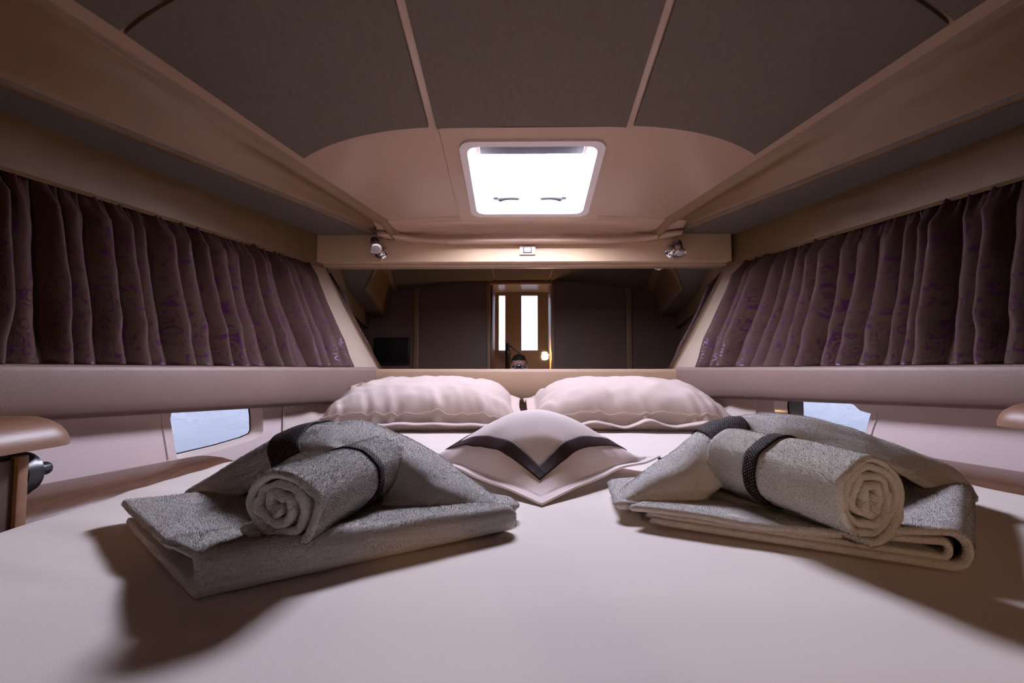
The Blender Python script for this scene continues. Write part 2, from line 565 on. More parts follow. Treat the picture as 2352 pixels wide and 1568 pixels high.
# fascia beams at both sides with a rounded lower lip, and the soffit strips outside them
ysf = np.r_[np.linspace(YB, .85, 8)[:-1], np.linspace(.85, 2.12, 26)]
ZS = .62
for s in (-1, 1):
    P = []
    for y in ysf:
        xf = XC + s * (hw_fold(y) if y < 1.99 else .612 - .25 * (y - 1.99))
        zf = zceil(xf, min(y, 2.02)) if y < 2.03 else zceil(xf, 2.02) - .35 * (y - 2.02)
        xl = XC + s * hw_lip(y)
        d = np.array([xl - xf, ZS + .012 - zf])
        row = [(xf - s * .022, zf + .004), (xf - s * .008, zf - .001), (xf, zf - .008), (xf + d[0] * .06, zf - .022)]
        for t in (.25, .5, .75, .9):
            row.append((xf + d[0] * t, zf + d[1] * t))
        cx, cz, r = xl + s * .016, ZS + .012, .016
        for a in (200, 225, 250, 270, 290, 320, 350):
            row.append((cx + s * r * math.cos(R(a)), cz + r * math.sin(R(a))))
        row.append((cx + s * .014, ZS + .02))
        P.append([(x, y, z) for x, z in row])
    P = np.array(P)
    build('side_fascia', *sheet_geo(P, .004), 'tan_vinyl', ceiling)
    S = np.array([[(XC + s * (hw_lip(min(y, 2.12)) + .004), y, ZS + .004), (XC + s * (hw_pelmet(y) + .06), y, ZS + .004)] for y in np.r_[ysf, 2.30]])
    build('soffit_strip', *sheet_geo(S, .012), 'soffit', ceiling, smooth=30)

# unseen deck shell, added to keep stray skylight out except at the hatch
def deck():
    gs = []
    ydk = np.r_[np.linspace(-2.5, 1.52, 16), np.linspace(1.56, 2.06, 6), 2.12, 2.2, 2.36]
    for xa, xb, rows in ((-2.4, -.21, ydk), (.30, 2.4, ydk), (-.21, .30, ydk[ydk <= 1.525]), (-.21, .30, ydk[ydk >= 2.055])):
        for dz in (.068, .072):
            P = np.array([[(xa + (xb - xa) * j / 11, y, zceil(max(-1.2, min(1.3, xa + (xb - xa) * j / 11)), max(y, -1.0)) + dz) for j in range(12)] for y in rows])
            gs.append((P.reshape(-1, 3), grid_faces(P.shape[0], 12)))
    ring = [(-2.4, -2.5), (2.4, -2.5), (2.4, 2.36), (-2.4, 2.36)]
    for (x0, y0), (x1, y1) in zip(ring, ring[1:] + ring[:1]):
        if y0 == y1 == -2.5: continue
        za, zb_ = (.62, .62) if y0 == y1 else (1.1, .62) if y0 < y1 else (.62, 1.1)
        gs.append((np.array([(x0, y0, za), (x1, y1, zb_), (x1, y1, -.02), (x0, y0, -.02)]), [(0, 1, 2, 3)]))
    return merge(*gs)
build('deck_shell', *deck(), 'hatch_white', ceiling, smooth=False)

# linen ceiling panels, each a slab a little proud of the liner
def panel(name, inner, outer, y0f, y1f, n=30, m=24, th=.012, corner=0.0):
    P = np.zeros((n, m, 3))
    for i in range(n):
        for j in range(m):
            a, b = i / (n - 1), j / (m - 1)
            # a: across (inner to outer), b: front to stern
            yf0, yf1 = y0f(a), y1f(a)
            y = yf0 + (yf1 - yf0) * b
            x = inner(y) + (outer(y) - inner(y)) * a
            P[i, j] = (x, y, zceil(x, y) - .006)
    o = build(name, *sheet_geo(P, th, .15), 'linen', ceiling, smooth=40)
    return o
for s in (-1, 1):
    xin = (lambda y: -.282) if s < 0 else (lambda y: .357)
    xout = lambda y, s=s: XC + s * (hw_fold(y) - .064 - .018 * max(0, min(1, (1.56 - y) / .5)))
    front = lambda a: 1.457 + .105 * a ** 2.1
    aft = lambda a: .93 + .14 * a ** 1.8
    panel('ceiling_panel', xin, xout, front, aft)
    panel('ceiling_panel', xin, xout, lambda a: aft(a) - .010, lambda a: YB + .02, n=20)
panel('ceiling_panel', lambda y: -.257, lambda y: .334, lambda a: 1.464, lambda a: YB + .02, n=12, m=40)

# ------------------------------------------------------------------ roof hatch (local frame on the sloping ceiling)
HO = np.array([.045, 1.768, zceil(.045, 1.768)])
E2 = np.array([0, math.cos(ALPHA), -math.sin(ALPHA)])
E3 = np.array([0, math.sin(ALPHA), math.cos(ALPHA)])
def H3(x, y, t): return HO + np.array([x, 0, 0]) + E2 * y + E3 * t
bay_w, bay_l = SX1 - SX0, (SY1 - SY0) / math.cos(ALPHA)
def square_loop(w, h, cx, cy, n=8):
    L = rrect(w, h, min(w, h) * .02, n, cx, cy)
    return L
outer = square_loop(bay_w - .004, bay_l - .004, (SX0 + SX1) / 2 - .045, ((SY0 + SY1) / 2 - 1.768) / math.cos(ALPHA))
inner = rrect(.452, .452, .03)
def Hc(x, y, t):
    p = H3(x, y, 0)
    return np.array([p[0], p[1], zceil(p[0], p[1])]) + E3 * t
build('hatch_surround', *merge(plate_with_hole(outer, inner, Hc, -.006, .0),
                               plate_with_hole(square_loop(bay_w + .16, bay_l + .16, (SX0 + SX1) / 2 - .045, .0), inner, Hc, .012, .052)), 'gelcoat', ceiling, smooth=40)  # wider upper plate added out of sight to stop light leaking in

hatch = empty('deck_hatch', HO, 'square white roof hatch with two lever latches, daylight pouring through it', 'hatch')
build('trim_ring', *plate_with_hole(rrect(.486, .486, .042), rrect(.436, .434, .034), H3, -.017, -.003), 'hatch_white', hatch, smooth=40)
# trunk: tapering inner wall up to the lens
r0, r1, r2 = rrect(.436, .434, .034), rrect(.432, .430, .034), rrect(.406, .404, .03)
n = len(r0)
V = [H3(x, y, -.008) for x, y in r0] + [H3(x, y, .015) for x, y in r1] + [H3(x, y, .044) for x, y in r1] + [H3(x, y, .049) for x, y in r2]
F = [(k * n + i, k * n + (i + 1) % n, (k + 1) * n + (i + 1) % n, (k + 1) * n + i) for k in range(3) for i in range(n)]
build('trunk', V, F, 'hatch_white', hatch, smooth=40)
build('lens_frame', *plate_with_hole(rrect(.46, .46, .04), rrect(.406, .404, .03), H3, .049, .066), 'hatch_white', hatch, smooth=40)
L = rrect(.410, .408, .03)
V = [H3(x, y, t) for t in (.056, .062) for x, y in L]
F = [tuple(range(n))[::-1], tuple(range(n, 2 * n))] + [(i, (i + 1) % n, n + (i + 1) % n, n + i) for i in range(n)]
build('pane', V[:n], [tuple(range(n))], 'hatch_glass', hatch, smooth=False)
# blind cassette along the stern edge
def hbox(x0, x1, y0, y1, t0, t1, bev=.003):
    v, f = box_geo(x0, x1, y0, y1, t0, t1, bev)
    return np.array([H3(*p) for p in v]), f
build('blind_cassette', *hbox(-.182, .182, -.195, -.112, .030, .047), 'shade', hatch, smooth=40)
for s in (-1, 1):
    build('cassette_bracket', *hbox(s * .193 - .010, s * .193 + .010, -.195, -.110, .028, .048), 'hatch_white', hatch, smooth=40)
for s in (-1, 1):
    px = s * .120
    hd = build('latch', *merge(lathe_geo([(.013, 0), (.014, .008), (.011, .014), (.011, .024)], H3(px, .166, .031), E3, 20),
                               hbox(px + (s * .008 if s > 0 else -.030), px + (.030 if s > 0 else -.008), .162, .186, .025, .031)), 'black', hatch, smooth=40)
    lev = [H3(px - s * t, .164 - .004 * math.sin(t * 40), .024) for t in np.linspace(-.008, .078, 14)]
    build('lever', *tube_geo(lev, [.013, .0145, .013, .011, .0095, .009, .0085, .0085, .0085, .0085, .0085, .0085, .008, .006], 12), 'latch_grey', hd)
    build('post', *lathe_geo([(.011, 0), (.010, .016)], H3(px, .166, .036), E3, 20), 'latch_grey', hd)

# ------------------------------------------------------------------ walls
for s, nm in ((-1, 'wall_left'), (1, 'wall_right')):
    yy = np.r_[np.linspace(YB, .85, 6)[:-1], np.linspace(.85, 2.27, 12)]
    # window side: hollow behind the curtain, flat in the last strip by the mirror
    rows = []
    yy = np.r_[np.linspace(YB, .85, 6)[:-1], np.linspace(.85, 2.27, 24)]
    for y in yy:
        row = [(XC + s * (hw_pelmet(y) + .05), y, .66)]
        for t in np.linspace(0, 1, 14):
            back = .03 * min(1, max(0, (2.20 - y) / .12))
            xt, xb = hw_pelmet(y) + .014 + back * 1.4, hw_pad(y) + .030 + back * 1.4
            row.append((XC + s * (xt + (xb - xt) * qprof(t, y)), y, .49 * (1 - t)))
        row += [(XC + s * (hw_pad(y) + .075), y, -.05), (XC + s * (hw_hull(y) + .004), y, -.06)]
        rows.append(row)
    P = np.array(rows)
    w = build(nm, *sheet_geo(P, .006), 'cream_vinyl', smooth=30, kind='structure')
    # hull lining below the bolster, with the port light cut out
    if s < 0:
        win = [(1.385, -.095), (1.378, -.139), (1.402, -.252), (1.412, -.262), (1.55, -.252), (1.66, -.238), (1.695, -.228), (1.703, -.215), (1.700, -.16), (1.690, -.095), (1.68, -.085), (1.40, -.085)]
        seam = [(1.349, -.09), (1.354, -.14), (1.366, -.20), (1.376, -.252)]
    else:
        win = [(1.50, -.105), (1.482, -.121), (1.450, -.128), (1.461, -.16), (1.472, -.195), (1.478, -.25), (1.49, -.262), (1.62, -.25), (1.76, -.228), (1.785, -.20), (1.795, -.13), (1.79, -.09), (1.70, -.085), (1.55, -.09)]
        seam = [(1.432, -.12), (1.434, -.142), (1.445, -.17), (1.453, -.198), (1.456, -.25)]
    win = [(y * .972, z * .972) for y, z in win]; seam = [(y * .972, z * .972) for y, z in seam]
    def HP(y, z, o=0.0, s=s):
        return (XC + s * (hw_hull(y) + o + .12 * max(0, z + .06)), y, z)
    # plate around the window built with a triangulated fill
    bm = bmesh.new()
    ya, yb, za, zb_ = .85, 2.27, -.42, -.05
    out = [(ya, za), (1.2, za), (1.6, za), (yb, za), (yb, zb_), (1.6, zb_), (1.2, zb_), (ya, zb_)]
    def loop(pts):
        vs_ = [bm.verts.new(HP(*p)) for p in pts]
        for i in range(len(vs_)):
            bm.edges.new((vs_[i], vs_[(i + 1) % len(vs_)]))
    loop(out); loop(win)
    bmesh.ops.triangle_fill(bm, use_beauty=True, edges=list(bm.edges))
    g1 = geo(bm)
    # aft and lower hull
    Q = np.array([[HP(y, -.05), HP(y, -.42), (XC + s * hw_hull(y) * .86, y, Z0)] for y in np.linspace(YB, .85, 6)])
    Q2 = np.array([[HP(y, -.42), (XC + s * hw_hull(y) * .86, y, Z0)] for y in np.linspace(.85, 2.27, 6)])
    build('hull_lining', *merge(g1, (Q.reshape(-1, 3), grid_faces(6, 3)), (Q2.reshape(-1, 3), grid_faces(6, 2))), 'hull', w, smooth=False)
    build('lining_seam', *tube_geo(resample([HP(y, z, -.002) for y, z in seam], 24), .0012, 6), 'white_plastic', w)
    # port light: moulded reveal, frame and smoked pane
    wd = empty('window_1' if s < 0 else 'window_2', HP(1.55, -.26), 'long low hull window with the sea behind, %s side below the padded bolster' % ('left' if s < 0 else 'right'), 'window')
    del wd['category']
    wd['kind'] = 'structure'
    k = len(win)
    cyw = sum(p[0] for p in win) / k; czw = sum(p[1] for p in win) / k
    W0 = [HP(y, z) for y, z in win]
    W1 = [HP(cyw + (y - cyw) * .93, czw + (z - czw) * .86, .035) for y, z in win]
    W2 = [HP(cyw + (y - cyw) * .90, czw + (z - czw) * .82, .036) for y, z in win]
    F = [(a * k + i, a * k + (i + 1) % k, (a + 1) * k + (i + 1) % k, (a + 1) * k + i) for a in range(2) for i in range(k)]
    build('window_reveal', np.array(W0 + W1 + W2), F, 'hull_gel', wd, smooth=40)
    build('pane', np.array(W1), [tuple(range(k))], 'port_glass', wd, smooth=False)
    # moulded glossy hull section ahead of the lining
    G = np.array([[HP(y, z, -.004 - .012 * math.exp(-((y - (1.86 if s < 0 else 1.93)) / .04) ** 2)) for z in np.linspace(-.40, -.055, 8)] for y in np.linspace(1.735 if s < 0 else 1.82, 2.26, 40)])
    build('moulded_hull_section', *sheet_geo(G, .004), 'hull_gel', w)

# forward bulkhead
v, f = box_geo(-1.25, 1.31, YF + .008, YF + .04, Z0, .655)
wf = build('wall_front', v, f, 'cream_vinyl', smooth=False, kind='structure')

# mirror: trapezoid sheet between valance and headboard
mv = [(-.640, YF, -.02), (.700, YF, -.02), (.700, YF, .010), (.962, YF, .489), (-.918, YF, .489), (-.640, YF, .010)]
mb = [(x, y + .007, z) for x, y, z in mv]
k = len(mv)
F = [tuple(range(k)), tuple(range(k, 2 * k))[::-1]] + [(i, k + i, k + (i + 1) % k, (i + 1) % k) for i in range(k)]
build('wall_mirror', np.array(mv + mb), F, 'mirror', smooth=False, label='wide tapering wall mirror above the headboard, reflecting the cabin and a doorway', cat='mirror')

# valance over the mirror
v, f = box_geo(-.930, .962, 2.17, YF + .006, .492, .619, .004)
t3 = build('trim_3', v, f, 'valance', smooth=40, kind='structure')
v, f = box_geo(-.925, .957, 2.215, YF + .004, .484, .4915, .001)
build('lower_lip', v, f, 'valance', t3, smooth=40)  # thin lip below the valance, in the same colour

# pelmets above the curtains
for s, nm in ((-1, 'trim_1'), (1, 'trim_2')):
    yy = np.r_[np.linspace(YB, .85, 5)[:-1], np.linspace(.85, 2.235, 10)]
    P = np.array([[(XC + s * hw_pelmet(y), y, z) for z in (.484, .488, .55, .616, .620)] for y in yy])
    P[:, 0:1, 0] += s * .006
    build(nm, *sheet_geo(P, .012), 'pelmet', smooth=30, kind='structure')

# ------------------------------------------------------------------ padded bolsters and headboard
def bolster(s):
    yy = np.r_[np.linspace(.2, .85, 5)[:-1], np.linspace(.85, 2.215, 40)]
    rows = []
    for y in yy:
        zb_ = -.104 - .035 * max(0, (y - .9)) / 1.2 + (.022 if s > 0 else 0)
        x0 = hw_pad(y)
        t = .055
        prof = [(x0 + t, -.005), (x0 + .030, .010), (x0 + .010, .013), (x0 + .002, .008), (x0, -.002), (x0 - .003, zb_ * .35), (x0 - .003, zb_ * .65),
                (x0 + .001, zb_ * .86), (x0 + .010, zb_ * .97), (x0 + .022, zb_), (x0 + .036, zb_ + .006), (x0 + t, zb_ + .02)]
        rows.append([(XC + s * x, y, z) for x, z in prof])
    P = np.array(rows)
    n, m = P.shape[:2]
    V = P.reshape(-1, 3)
    F = grid_faces(n, m) + [(i * m, (i + 1) * m, (i + 1) * m + m - 1, i * m + m - 1) for i in range(n - 1)] + [tuple(range(m)), tuple(range((n - 1) * m, n * m))[::-1]]
    return V, F
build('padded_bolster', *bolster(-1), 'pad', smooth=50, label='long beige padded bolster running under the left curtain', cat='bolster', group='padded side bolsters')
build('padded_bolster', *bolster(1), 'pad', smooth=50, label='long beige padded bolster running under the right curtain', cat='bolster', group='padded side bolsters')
rows = []
for x in np.linspace(-.655, .715, 30):
    yf = 2.195
    a = max(0, -.628 - x) + max(0, x - .690)
    prof = [(YF + .006, -.012), (YF - .012, .006), (2.208, .006), (2.198, .001), (yf, -.01), (yf - .003, -.06), (yf, -.115), (yf + .008, -.135), (2.225, -.142), (YF + .006, -.13)]
    rows.append([(x, y, z) for y, z in prof])
P = np.array(rows); n, m = P.shape[:2]
F = grid_faces(n, m) + [(i * m, (i + 1) * m, (i + 1) * m + m - 1, i * m + m - 1) for i in range(n - 1)] + [tuple(range(m)), tuple(range((n - 1) * m, n * m))[::-1]]
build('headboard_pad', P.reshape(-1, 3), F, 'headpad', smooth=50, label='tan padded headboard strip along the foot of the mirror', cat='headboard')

# ------------------------------------------------------------------ bed
ZB = -.21
LAMP = 165.0
def bed_left(y): return -.712 + .03 * max(0, (y - .9)) / .5 if y < 1.4 else -.682 + .02 * min(1, (y - 1.4) / .4)
def bed_right(y): return .888 - .20 * max(0, y - .85) if y < 1.5 else .758 - .06 * (y - 1.5)
bed = empty('island_bed', (XC + .03, 1.1, Z0), 'wide bed with a pale lilac fitted sheet filling the cabin', 'bed')
ny, nx = 150, 110
P = np.zeros((ny, nx + 12, 3))
for i, y in enumerate(np.linspace(.03, 2.185, ny)):
    a, b = bed_left(y), bed_right(y)
    e = .045
    row = []
    for k in range(6):
        t = R(90 * k / 6)
        row.append((a - 0.004 + e * (1 - math.cos(R(90) - t)) if False else a + e * (1 - math.sin(t)) * 0 + e * (1 - math.cos(t - R(90))) * 0 + e - e * math.cos(t), ZB - e + e * math.sin(t)))
    left = [(a + e - e * math.cos(R(90 * k / 6)), ZB - e + e * math.sin(R(90 * k / 6))) for k in range(6)]
    mid = [(a + e + (b - a - 2 * e) * k / (nx - 1), ZB) for k in range(nx)]
    right = [(b - e + e * math.sin(R(90 * (k + 1) / 6)), ZB - e + e * math.cos(R(90 * (k + 1) / 6))) for k in range(6)]
    for j, (x, z) in enumerate(left + mid + right):
        w = 0.0035 * sn(x * 1.6, y * 3.2, .3) + .0024 * sn(x * 3, y * 11, 4.0) + .0010 * sn(x * 9, y * 5, 9.0)
        ridge = math.exp(-((y - (.92 + .05 * x)) / .006) ** 2) * .0015 * (x > .2)
        w += .0016 * math.exp(-((y - (.60 - .22 * (x + .9))) / .012) ** 2) * (x < -.35) + .0018 * math.exp(-((y - (.985 + .04 * x)) / .007) ** 2) * (.15 < x < .6)
        if y < .45: w += -.02 * ((.45 - y) / .42) ** 3
        if x < -.42: w += .004 * sn(x * 6, y * 16, 2.0) * min(1, (-.42 - x) / .15)
        P[i, j] = (x, y, z + w + ridge)
n, m = P.shape[:2]
sk = P.copy()[:, [0, -1]]
V = [P.reshape(-1, 3)]
F = grid_faces(n, m)
edge = [(i, 0) for i in range(n)] + [(n - 1, j) for j in range(1, m)] + [(i, m - 1) for i in range(n - 2, -1, -1)] + [(0, j) for j in range(m - 2, 0, -1)]
low = np.array([(P[i, j][0], P[i, j][1], ZB - .16) for i, j in edge])
V.append(low); o_ = n * m; k = len(edge)
for a in range(k):
    b = (a + 1) % k
    F.append((edge[a][0] * m + edge[a][1], edge[b][0] * m + edge[b][1], o_ + b, o_ + a))
F.append(tuple(range(o_, o_ + k)))
build('fitted_sheet', np.vstack(V), F, 'sheet', bed)
v, f = box_geo(-.70, .76, .08, 2.17, Z0, ZB - .16, .005)
build('bed_base', v, f, 'wood_dark', bed, smooth=40)

# wooden side shelves between hull and mattress
def shelf(s, y0, y1, z):
    rows = []
    for y in np.linspace(y0, y1, 16):
        xo = hw_hull(y) - .004
        xi = xo - .155
        prof = [(xo, z - .10), (xo, z), (xo - .03, z + .001), (xo - .075, z - .004), (xo - .115, z - .016), (xi + .012, z - .036), (xi, z - .062), (xi + .004, z - .10)]
        rows.append([(XC + s * x, y, zz) for x, zz in prof])
    P = np.array(rows); n, m = P.shape[:2]
    F = grid_faces(n, m) + [(i * m, (i + 1) * m, (i + 1) * m + m - 1, i * m + m - 1) for i in range(n - 1)] + [tuple(range(m)), tuple(range((n - 1) * m, n * m))[::-1]]
    return P.reshape(-1, 3), F
build('side_shelf', *shelf(-1, .70, 1.418, -.250), 'wood', smooth=40, label='rounded brown wooden shelf between hull and mattress, left side', cat='shelf', group='wooden side shelves')
build('side_shelf', *shelf(1, .88, 1.44, -.222), 'wood', smooth=40, label='rounded brown wooden shelf between hull and mattress, right side', cat='shelf', group='wooden side shelves')

# ------------------------------------------------------------------ nightstands
def nightstand(s, xi, yf, ztop, label, knob):
    y0, yb = yf - .42, yf
    xo = xi + s * (.26 if s < 0 else .185)
    e = empty('nightstand', ((xi + xo) / 2, (y0 + yb) / 2, Z0), label, 'nightstand', 'nightstands at the foot of the bed')
    # top slab with a deep bullnose on the forward and bed side edges
    bm = bmesh.new()
    prof = [(.0, -.044), (.0, -.036), (.003, -.026), (.009, -.016), (.019, -.007), (.032, -.001), (.05, 0), (.07, 0)]
    rows = []
    L = []
    for q, (o, z) in enumerate(prof):
        xx = xi - s * .045 + s * o
        yy_ = yb + .045 - o
        r = max(.05 - o * .6, .012)
        pts = []
        for k in range(9):
            a = R(90 * k / 8)
            # round corner at forward inboard
            pts.append((xx + s * r - s * r * math.sin(a), yy_ - r + r * math.cos(a), ztop + z))
        pts = [(xo, yy_, ztop + z)] + pts + [(xx, y0, ztop + z)]
        L.append(pts)
    P = np.array(L)
    n, m = P.shape[:2]
    V = np.vstack([P.reshape(-1, 3), [(xo, y0, ztop), (xo, y0, ztop - .044)]])
    F = grid_faces(n, m) + [tuple((n - 1) * m + j for j in range(m)) + (n * m,), tuple(range(m))[::-1] + (n * m + 1,)]
    F += [tuple([i * m for i in range(n)] + [n * m, n * m + 1]), tuple([i * m + m - 1 for i in range(n)][::-1] + [n * m + 1, n * m])]
    build('table_top', V, F, 'wood_top', e, smooth=50)
    v, f = box_geo(min(xi + s * .012, xo), max(xi + s * .012, xo), y0, yb - .01, ztop - .062, ztop - .044)
    build('shadow_gap', v, f, 'dark_gap', e, smooth=False)
    v, f = box_geo(min(xi + s * .006, xo), max(xi + s * .006, xo), y0, yb - .006, Z0, ztop - .060, .002)
    b = build('cabinet_body', v, f, 'wood_dark', e, smooth=40)
    v, f = box_geo(min(xi, xo), max(xi, xo), yb - .016, yb, Z0, ztop - .056, .002)
    build('edge_strip', v, f, 'wood_top', e, smooth=40)
    if knob:
        o = (xi + s * .035, yb, ztop - .088)
        kb = build('push_lock', *lathe_geo([(.036, 0), (.036, .016), (.031, .017), (.031, .028), (.023, .034), (.014, .036)], o, (0, 1, 0), 28), 'black', e, smooth=40)
        build('button', *lathe_geo([(.0095, .034), (.0105, .060), (.009, .064)], o, (0, 1, 0), 20), 'black', kb, smooth=40)
nightstand(-1, -.722, .712, -.068, 'brown wooden nightstand with rounded top and black push lock, left edge', True)
nightstand(1, .902, .872, -.056, 'brown wooden nightstand with rounded top, cut off by the right edge', False)

# ------------------------------------------------------------------ curtains
def curtain(s, seed, label, y1):
    rg = np.random.default_rng(seed)
    y0 = .70
    nf = 26
    edges = np.r_[0, np.cumsum(rg.uniform(.75, 1.3, nf))]
    edges = y0 + (y1 - y0) * edges / edges[-1]
    amp = rg.uniform(.65, 1.3, nf)
    drift = rg.uniform(-.012, .012, nf)
    per = 30
    ny, nz = nf * per + 1, 60
    P = np.zeros((ny, nz, 3)); UV = np.zeros((ny, nz, 2))
    ph = rg.uniform(0, 6.28, 4)
    for i in range(ny):
        k = min(i // per, nf - 1); w = (i - k * per) / per
        y = edges[k] + (edges[k + 1] - edges[k]) * w
        A = amp[k] * (1 - w) * 1 + amp[k] * w if 0 < w < 1 else amp[k]
        sm = math.sin(math.pi * w)
        f = sm ** .8
        for j in range(nz):
            t = j / (nz - 1)
            z = .494 - t * (.494 - .0145)
            q = qprof(t, y)
            bl = min(1, max(0, (y - 1.7) / .45))
            ye = y - (.14 * (1 - bl) + .035 * bl) * q
            xt, xb = hw_pelmet(ye) + .036, hw_pad(ye) + .058
            base = xt + (xb - xt) * q
            grow = min(1, .30 + t * 4.5)
            amp_t = .064 * A * grow * (1 - .35 * max(0, t - .75) / .25)
            head = math.sin(y * 2 * math.pi / .0165 + ph[0]) * .0085 * max(0, 1 - t / .14) + math.sin(y * 2 * math.pi / .0275 + ph[1]) * .0075 * max(0, 1 - t / .22)
            split = .006 * math.sin(2 * math.pi * w * 2 + ph[2] + k) * max(0, 1 - t / .35)
            wob = .006 * sn(k * 3.1 + seed, t * 4.0, .5) + .004 * sn(k * 1.7, t * 9, seed)
            crumple = .005 * sn(y * 30, t * 6, seed + 2) * max(0, t - .6) / .4
            off = amp_t * f + head + split + crumple * sm
            x = base - off
            lean = drift[k] * t + .016 * t * sm * A * math.sin(math.pi * min(1, t * 1.2)) + wob * sm
            P[i, j] = (XC + s * x, ye + lean, z + .002 * sn(y * 40, 0, seed) * (t > .95))
            UV[i, j] = (i / per * .085, t * .52)
    V, F = sheet_geo(P, .0016)
    n, m = ny, nz
    ring = [(i, 0) for i in range(n)] + [(n - 1, j) for j in range(1, m)] + [(i, m - 1) for i in range(n - 2, -1, -1)] + [(0, j) for j in range(m - 2, 0, -1)]
    uv = np.vstack([UV.reshape(-1, 2), UV.reshape(-1, 2), np.array([UV[i, j] for i, j in ring])])
    build('curtain', V, F, 'curtain', uv=uv, label=label, cat='curtain', group='brown brocade side curtains')
curtain(-1, 3, 'gathered brown and purple brocade curtain on the left cabin side', 2.150)
curtain(1, 11, 'gathered brown and purple brocade curtain on the right cabin side', 2.150)

# ------------------------------------------------------------------ reading lamps and switch on the valance
def reading_lamp(base, lens_c, tail, lens_dir, label):
    e = empty('reading_lamp', (base[0], base[1], base[2] - .03), label, 'lamp', 'chrome reading lamps on the valance')
    base = np.array(base); c = np.array(lens_c); tail = np.array(tail)
    build('wall_plate', *lathe_geo([(.031, 0), (.031, .004), (.028, .008), (.018, .010), (.016, .018), (.010, .022)], base, (0, -1, 0), 36), 'chrome', e, smooth=50)
    ax = tail - c; L = np.linalg.norm(ax); ax /= L
    hd = build('lamp_head', *lathe_geo([(.021, -.002), (.0265, 0), (.027, .004), (.025, .008), (.020, L * .35), (.017, L * .55), (.0165, L * .98), (.013, L)], c, ax, 32), 'chrome', e, smooth=50)
    for q in range(4):
        build('cooling_ring', *lathe_geo([(.0165, -.0012), (.0178, -.0012), (.0178, .0012), (.0165, .0012)], c + ax * L * (.62 + .1 * q), ax, 28, close=False), 'black', hd, smooth=40)
    build('lens', *lathe_geo([(.0205, 0.001), (.018, -.0022), (.010, -.0035), (.002, -.004)], c, ax, 28), 'lens_glass', hd)
    build('arm', *tube_geo([base + (0, -.015, 0), (base + c) / 2 + ax * .02, c + ax * L * .45], .006, 12), 'chrome', e)
    build('switch_pin', *tube_geo([base + (.004, -.012, -.026), base + (.005, -.014, -.040)], .0025, 10), 'chrome', e)
reading_lamp((-.628, 2.168, .534), (-.628, 2.085, .532), (-.648, 2.128, .585), None, 'small chrome reading lamp at the left end of the valance, lens facing the viewer')
reading_lamp((.690, 2.168, .534), (.703, 2.090, .508), (.700, 2.118, .566), None, 'small chrome reading lamp at the right end of the valance, tilted downwards')

sw = empty('light_switch', (.039, 2.17, .522), 'small white rocker switch in the middle of the valance', 'switch')
v, f = box_geo(.003, .075, 2.160, 2.1705, .523, .562, .002)
build('switch_plate', v, f, 'white_plastic', sw, smooth=40)
v, f = box_geo(.019, .058, 2.1585, 2.162, .529, .557, .001)
build('rocker_frame', v, f, 'shade', sw, smooth=40)
v, f = box_geo(.023, .055, 2.1545, 2.160, .532, .556, .0015)
build('rocker', v, f, 'grey_plastic', sw, smooth=40)

# ------------------------------------------------------------------ pillows
def pillow(name, cx, cy, a, b, H, rot, tilt, flange, m, seed, n=90, base=0.0, lift=.02, squash=1.0, wr=1.0, sag=None, sinkcorner=0.0, pw=2.4, pe=.5):
    """grid cushion: centre, half sizes a x b, puff height H, rotation about z, tilt about its long axis"""
    fu, fv = 1 - flange / a, 1 - flange / b
    T = np.zeros((n, n, 3)); Bm = np.zeros((n, n, 3))
    cr, sr = math.cos(rot), math.sin(rot); ct, st = math.cos(tilt), math.sin(tilt)
    us = np.sin(np.linspace(-1, 1, n) * math.pi / 2)
    us = .45 * us + .55 * np.linspace(-1, 1, n)
    us /= us[-1]
    for i, u in enumerate(us):
        for j, v_ in enumerate(us):
            iu, iv = min(1, abs(u) / fu), min(1, abs(v_) / fv)
            puff = max(0, (1 - iu ** pw)) ** pe * max(0, (1 - iv ** pw)) ** pe
            inset = .06 * (1 - abs(v_) ** 2) * abs(u) ** 8 * 0
            x = a * u * (1 - .045 * (1 - v_ * v_) * (abs(u) ** 3)) ; y = b * v_ * (1 - .045 * (1 - u * u) * (abs(v_) ** 3))
            ed = max(iu, iv)
            w = wr * (.006 * sn(x * 9 + seed, y * 9, 1.0) + .004 * sn(x * 22, y * 22 + seed, 2.0)) * (.3 + .7 * ed)
            # puckers running in from the seams
            pk = wr * .006 * (sn(x * 38 + seed + y * 14, y * 5, 3.0) * iv ** 3 + sn(x * 5, y * 38 + seed + x * 10, 5.0) * iu ** 4) * (1 if puff > 0 else .5)
            wave = wr * .010 * (sn(x * 11 + seed, 7.0) * (abs(v_) > fv) + sn(y * 11, 9.0 + seed) * (abs(u) > fu)) * (1 if puff == 0 else 0)
            corner = (iu * iv) ** 6
            mid = lift * (1 - sinkcorner * corner) + wave
            ht = mid + H * puff + (w + pk) * (puff > 0) + .0018
            hb = mid - H * .45 * puff - .0018
            for A, z in ((T, ht), (Bm, hb)):
                yy = y * ct - z * st; zz = y * st + z * ct
                A[i, j] = (cx + x * cr - yy * sr, cy + x * sr + yy * cr, zz)
    zmin = min(T[..., 2].min(), Bm[..., 2].min())
    lowest = np.percentile(Bm[..., 2], 35)
    for A, e in ((T, .0045), (Bm, .001)):
        A[..., 2] = ZB + np.maximum(A[..., 2] + base, e)
    return T, Bm
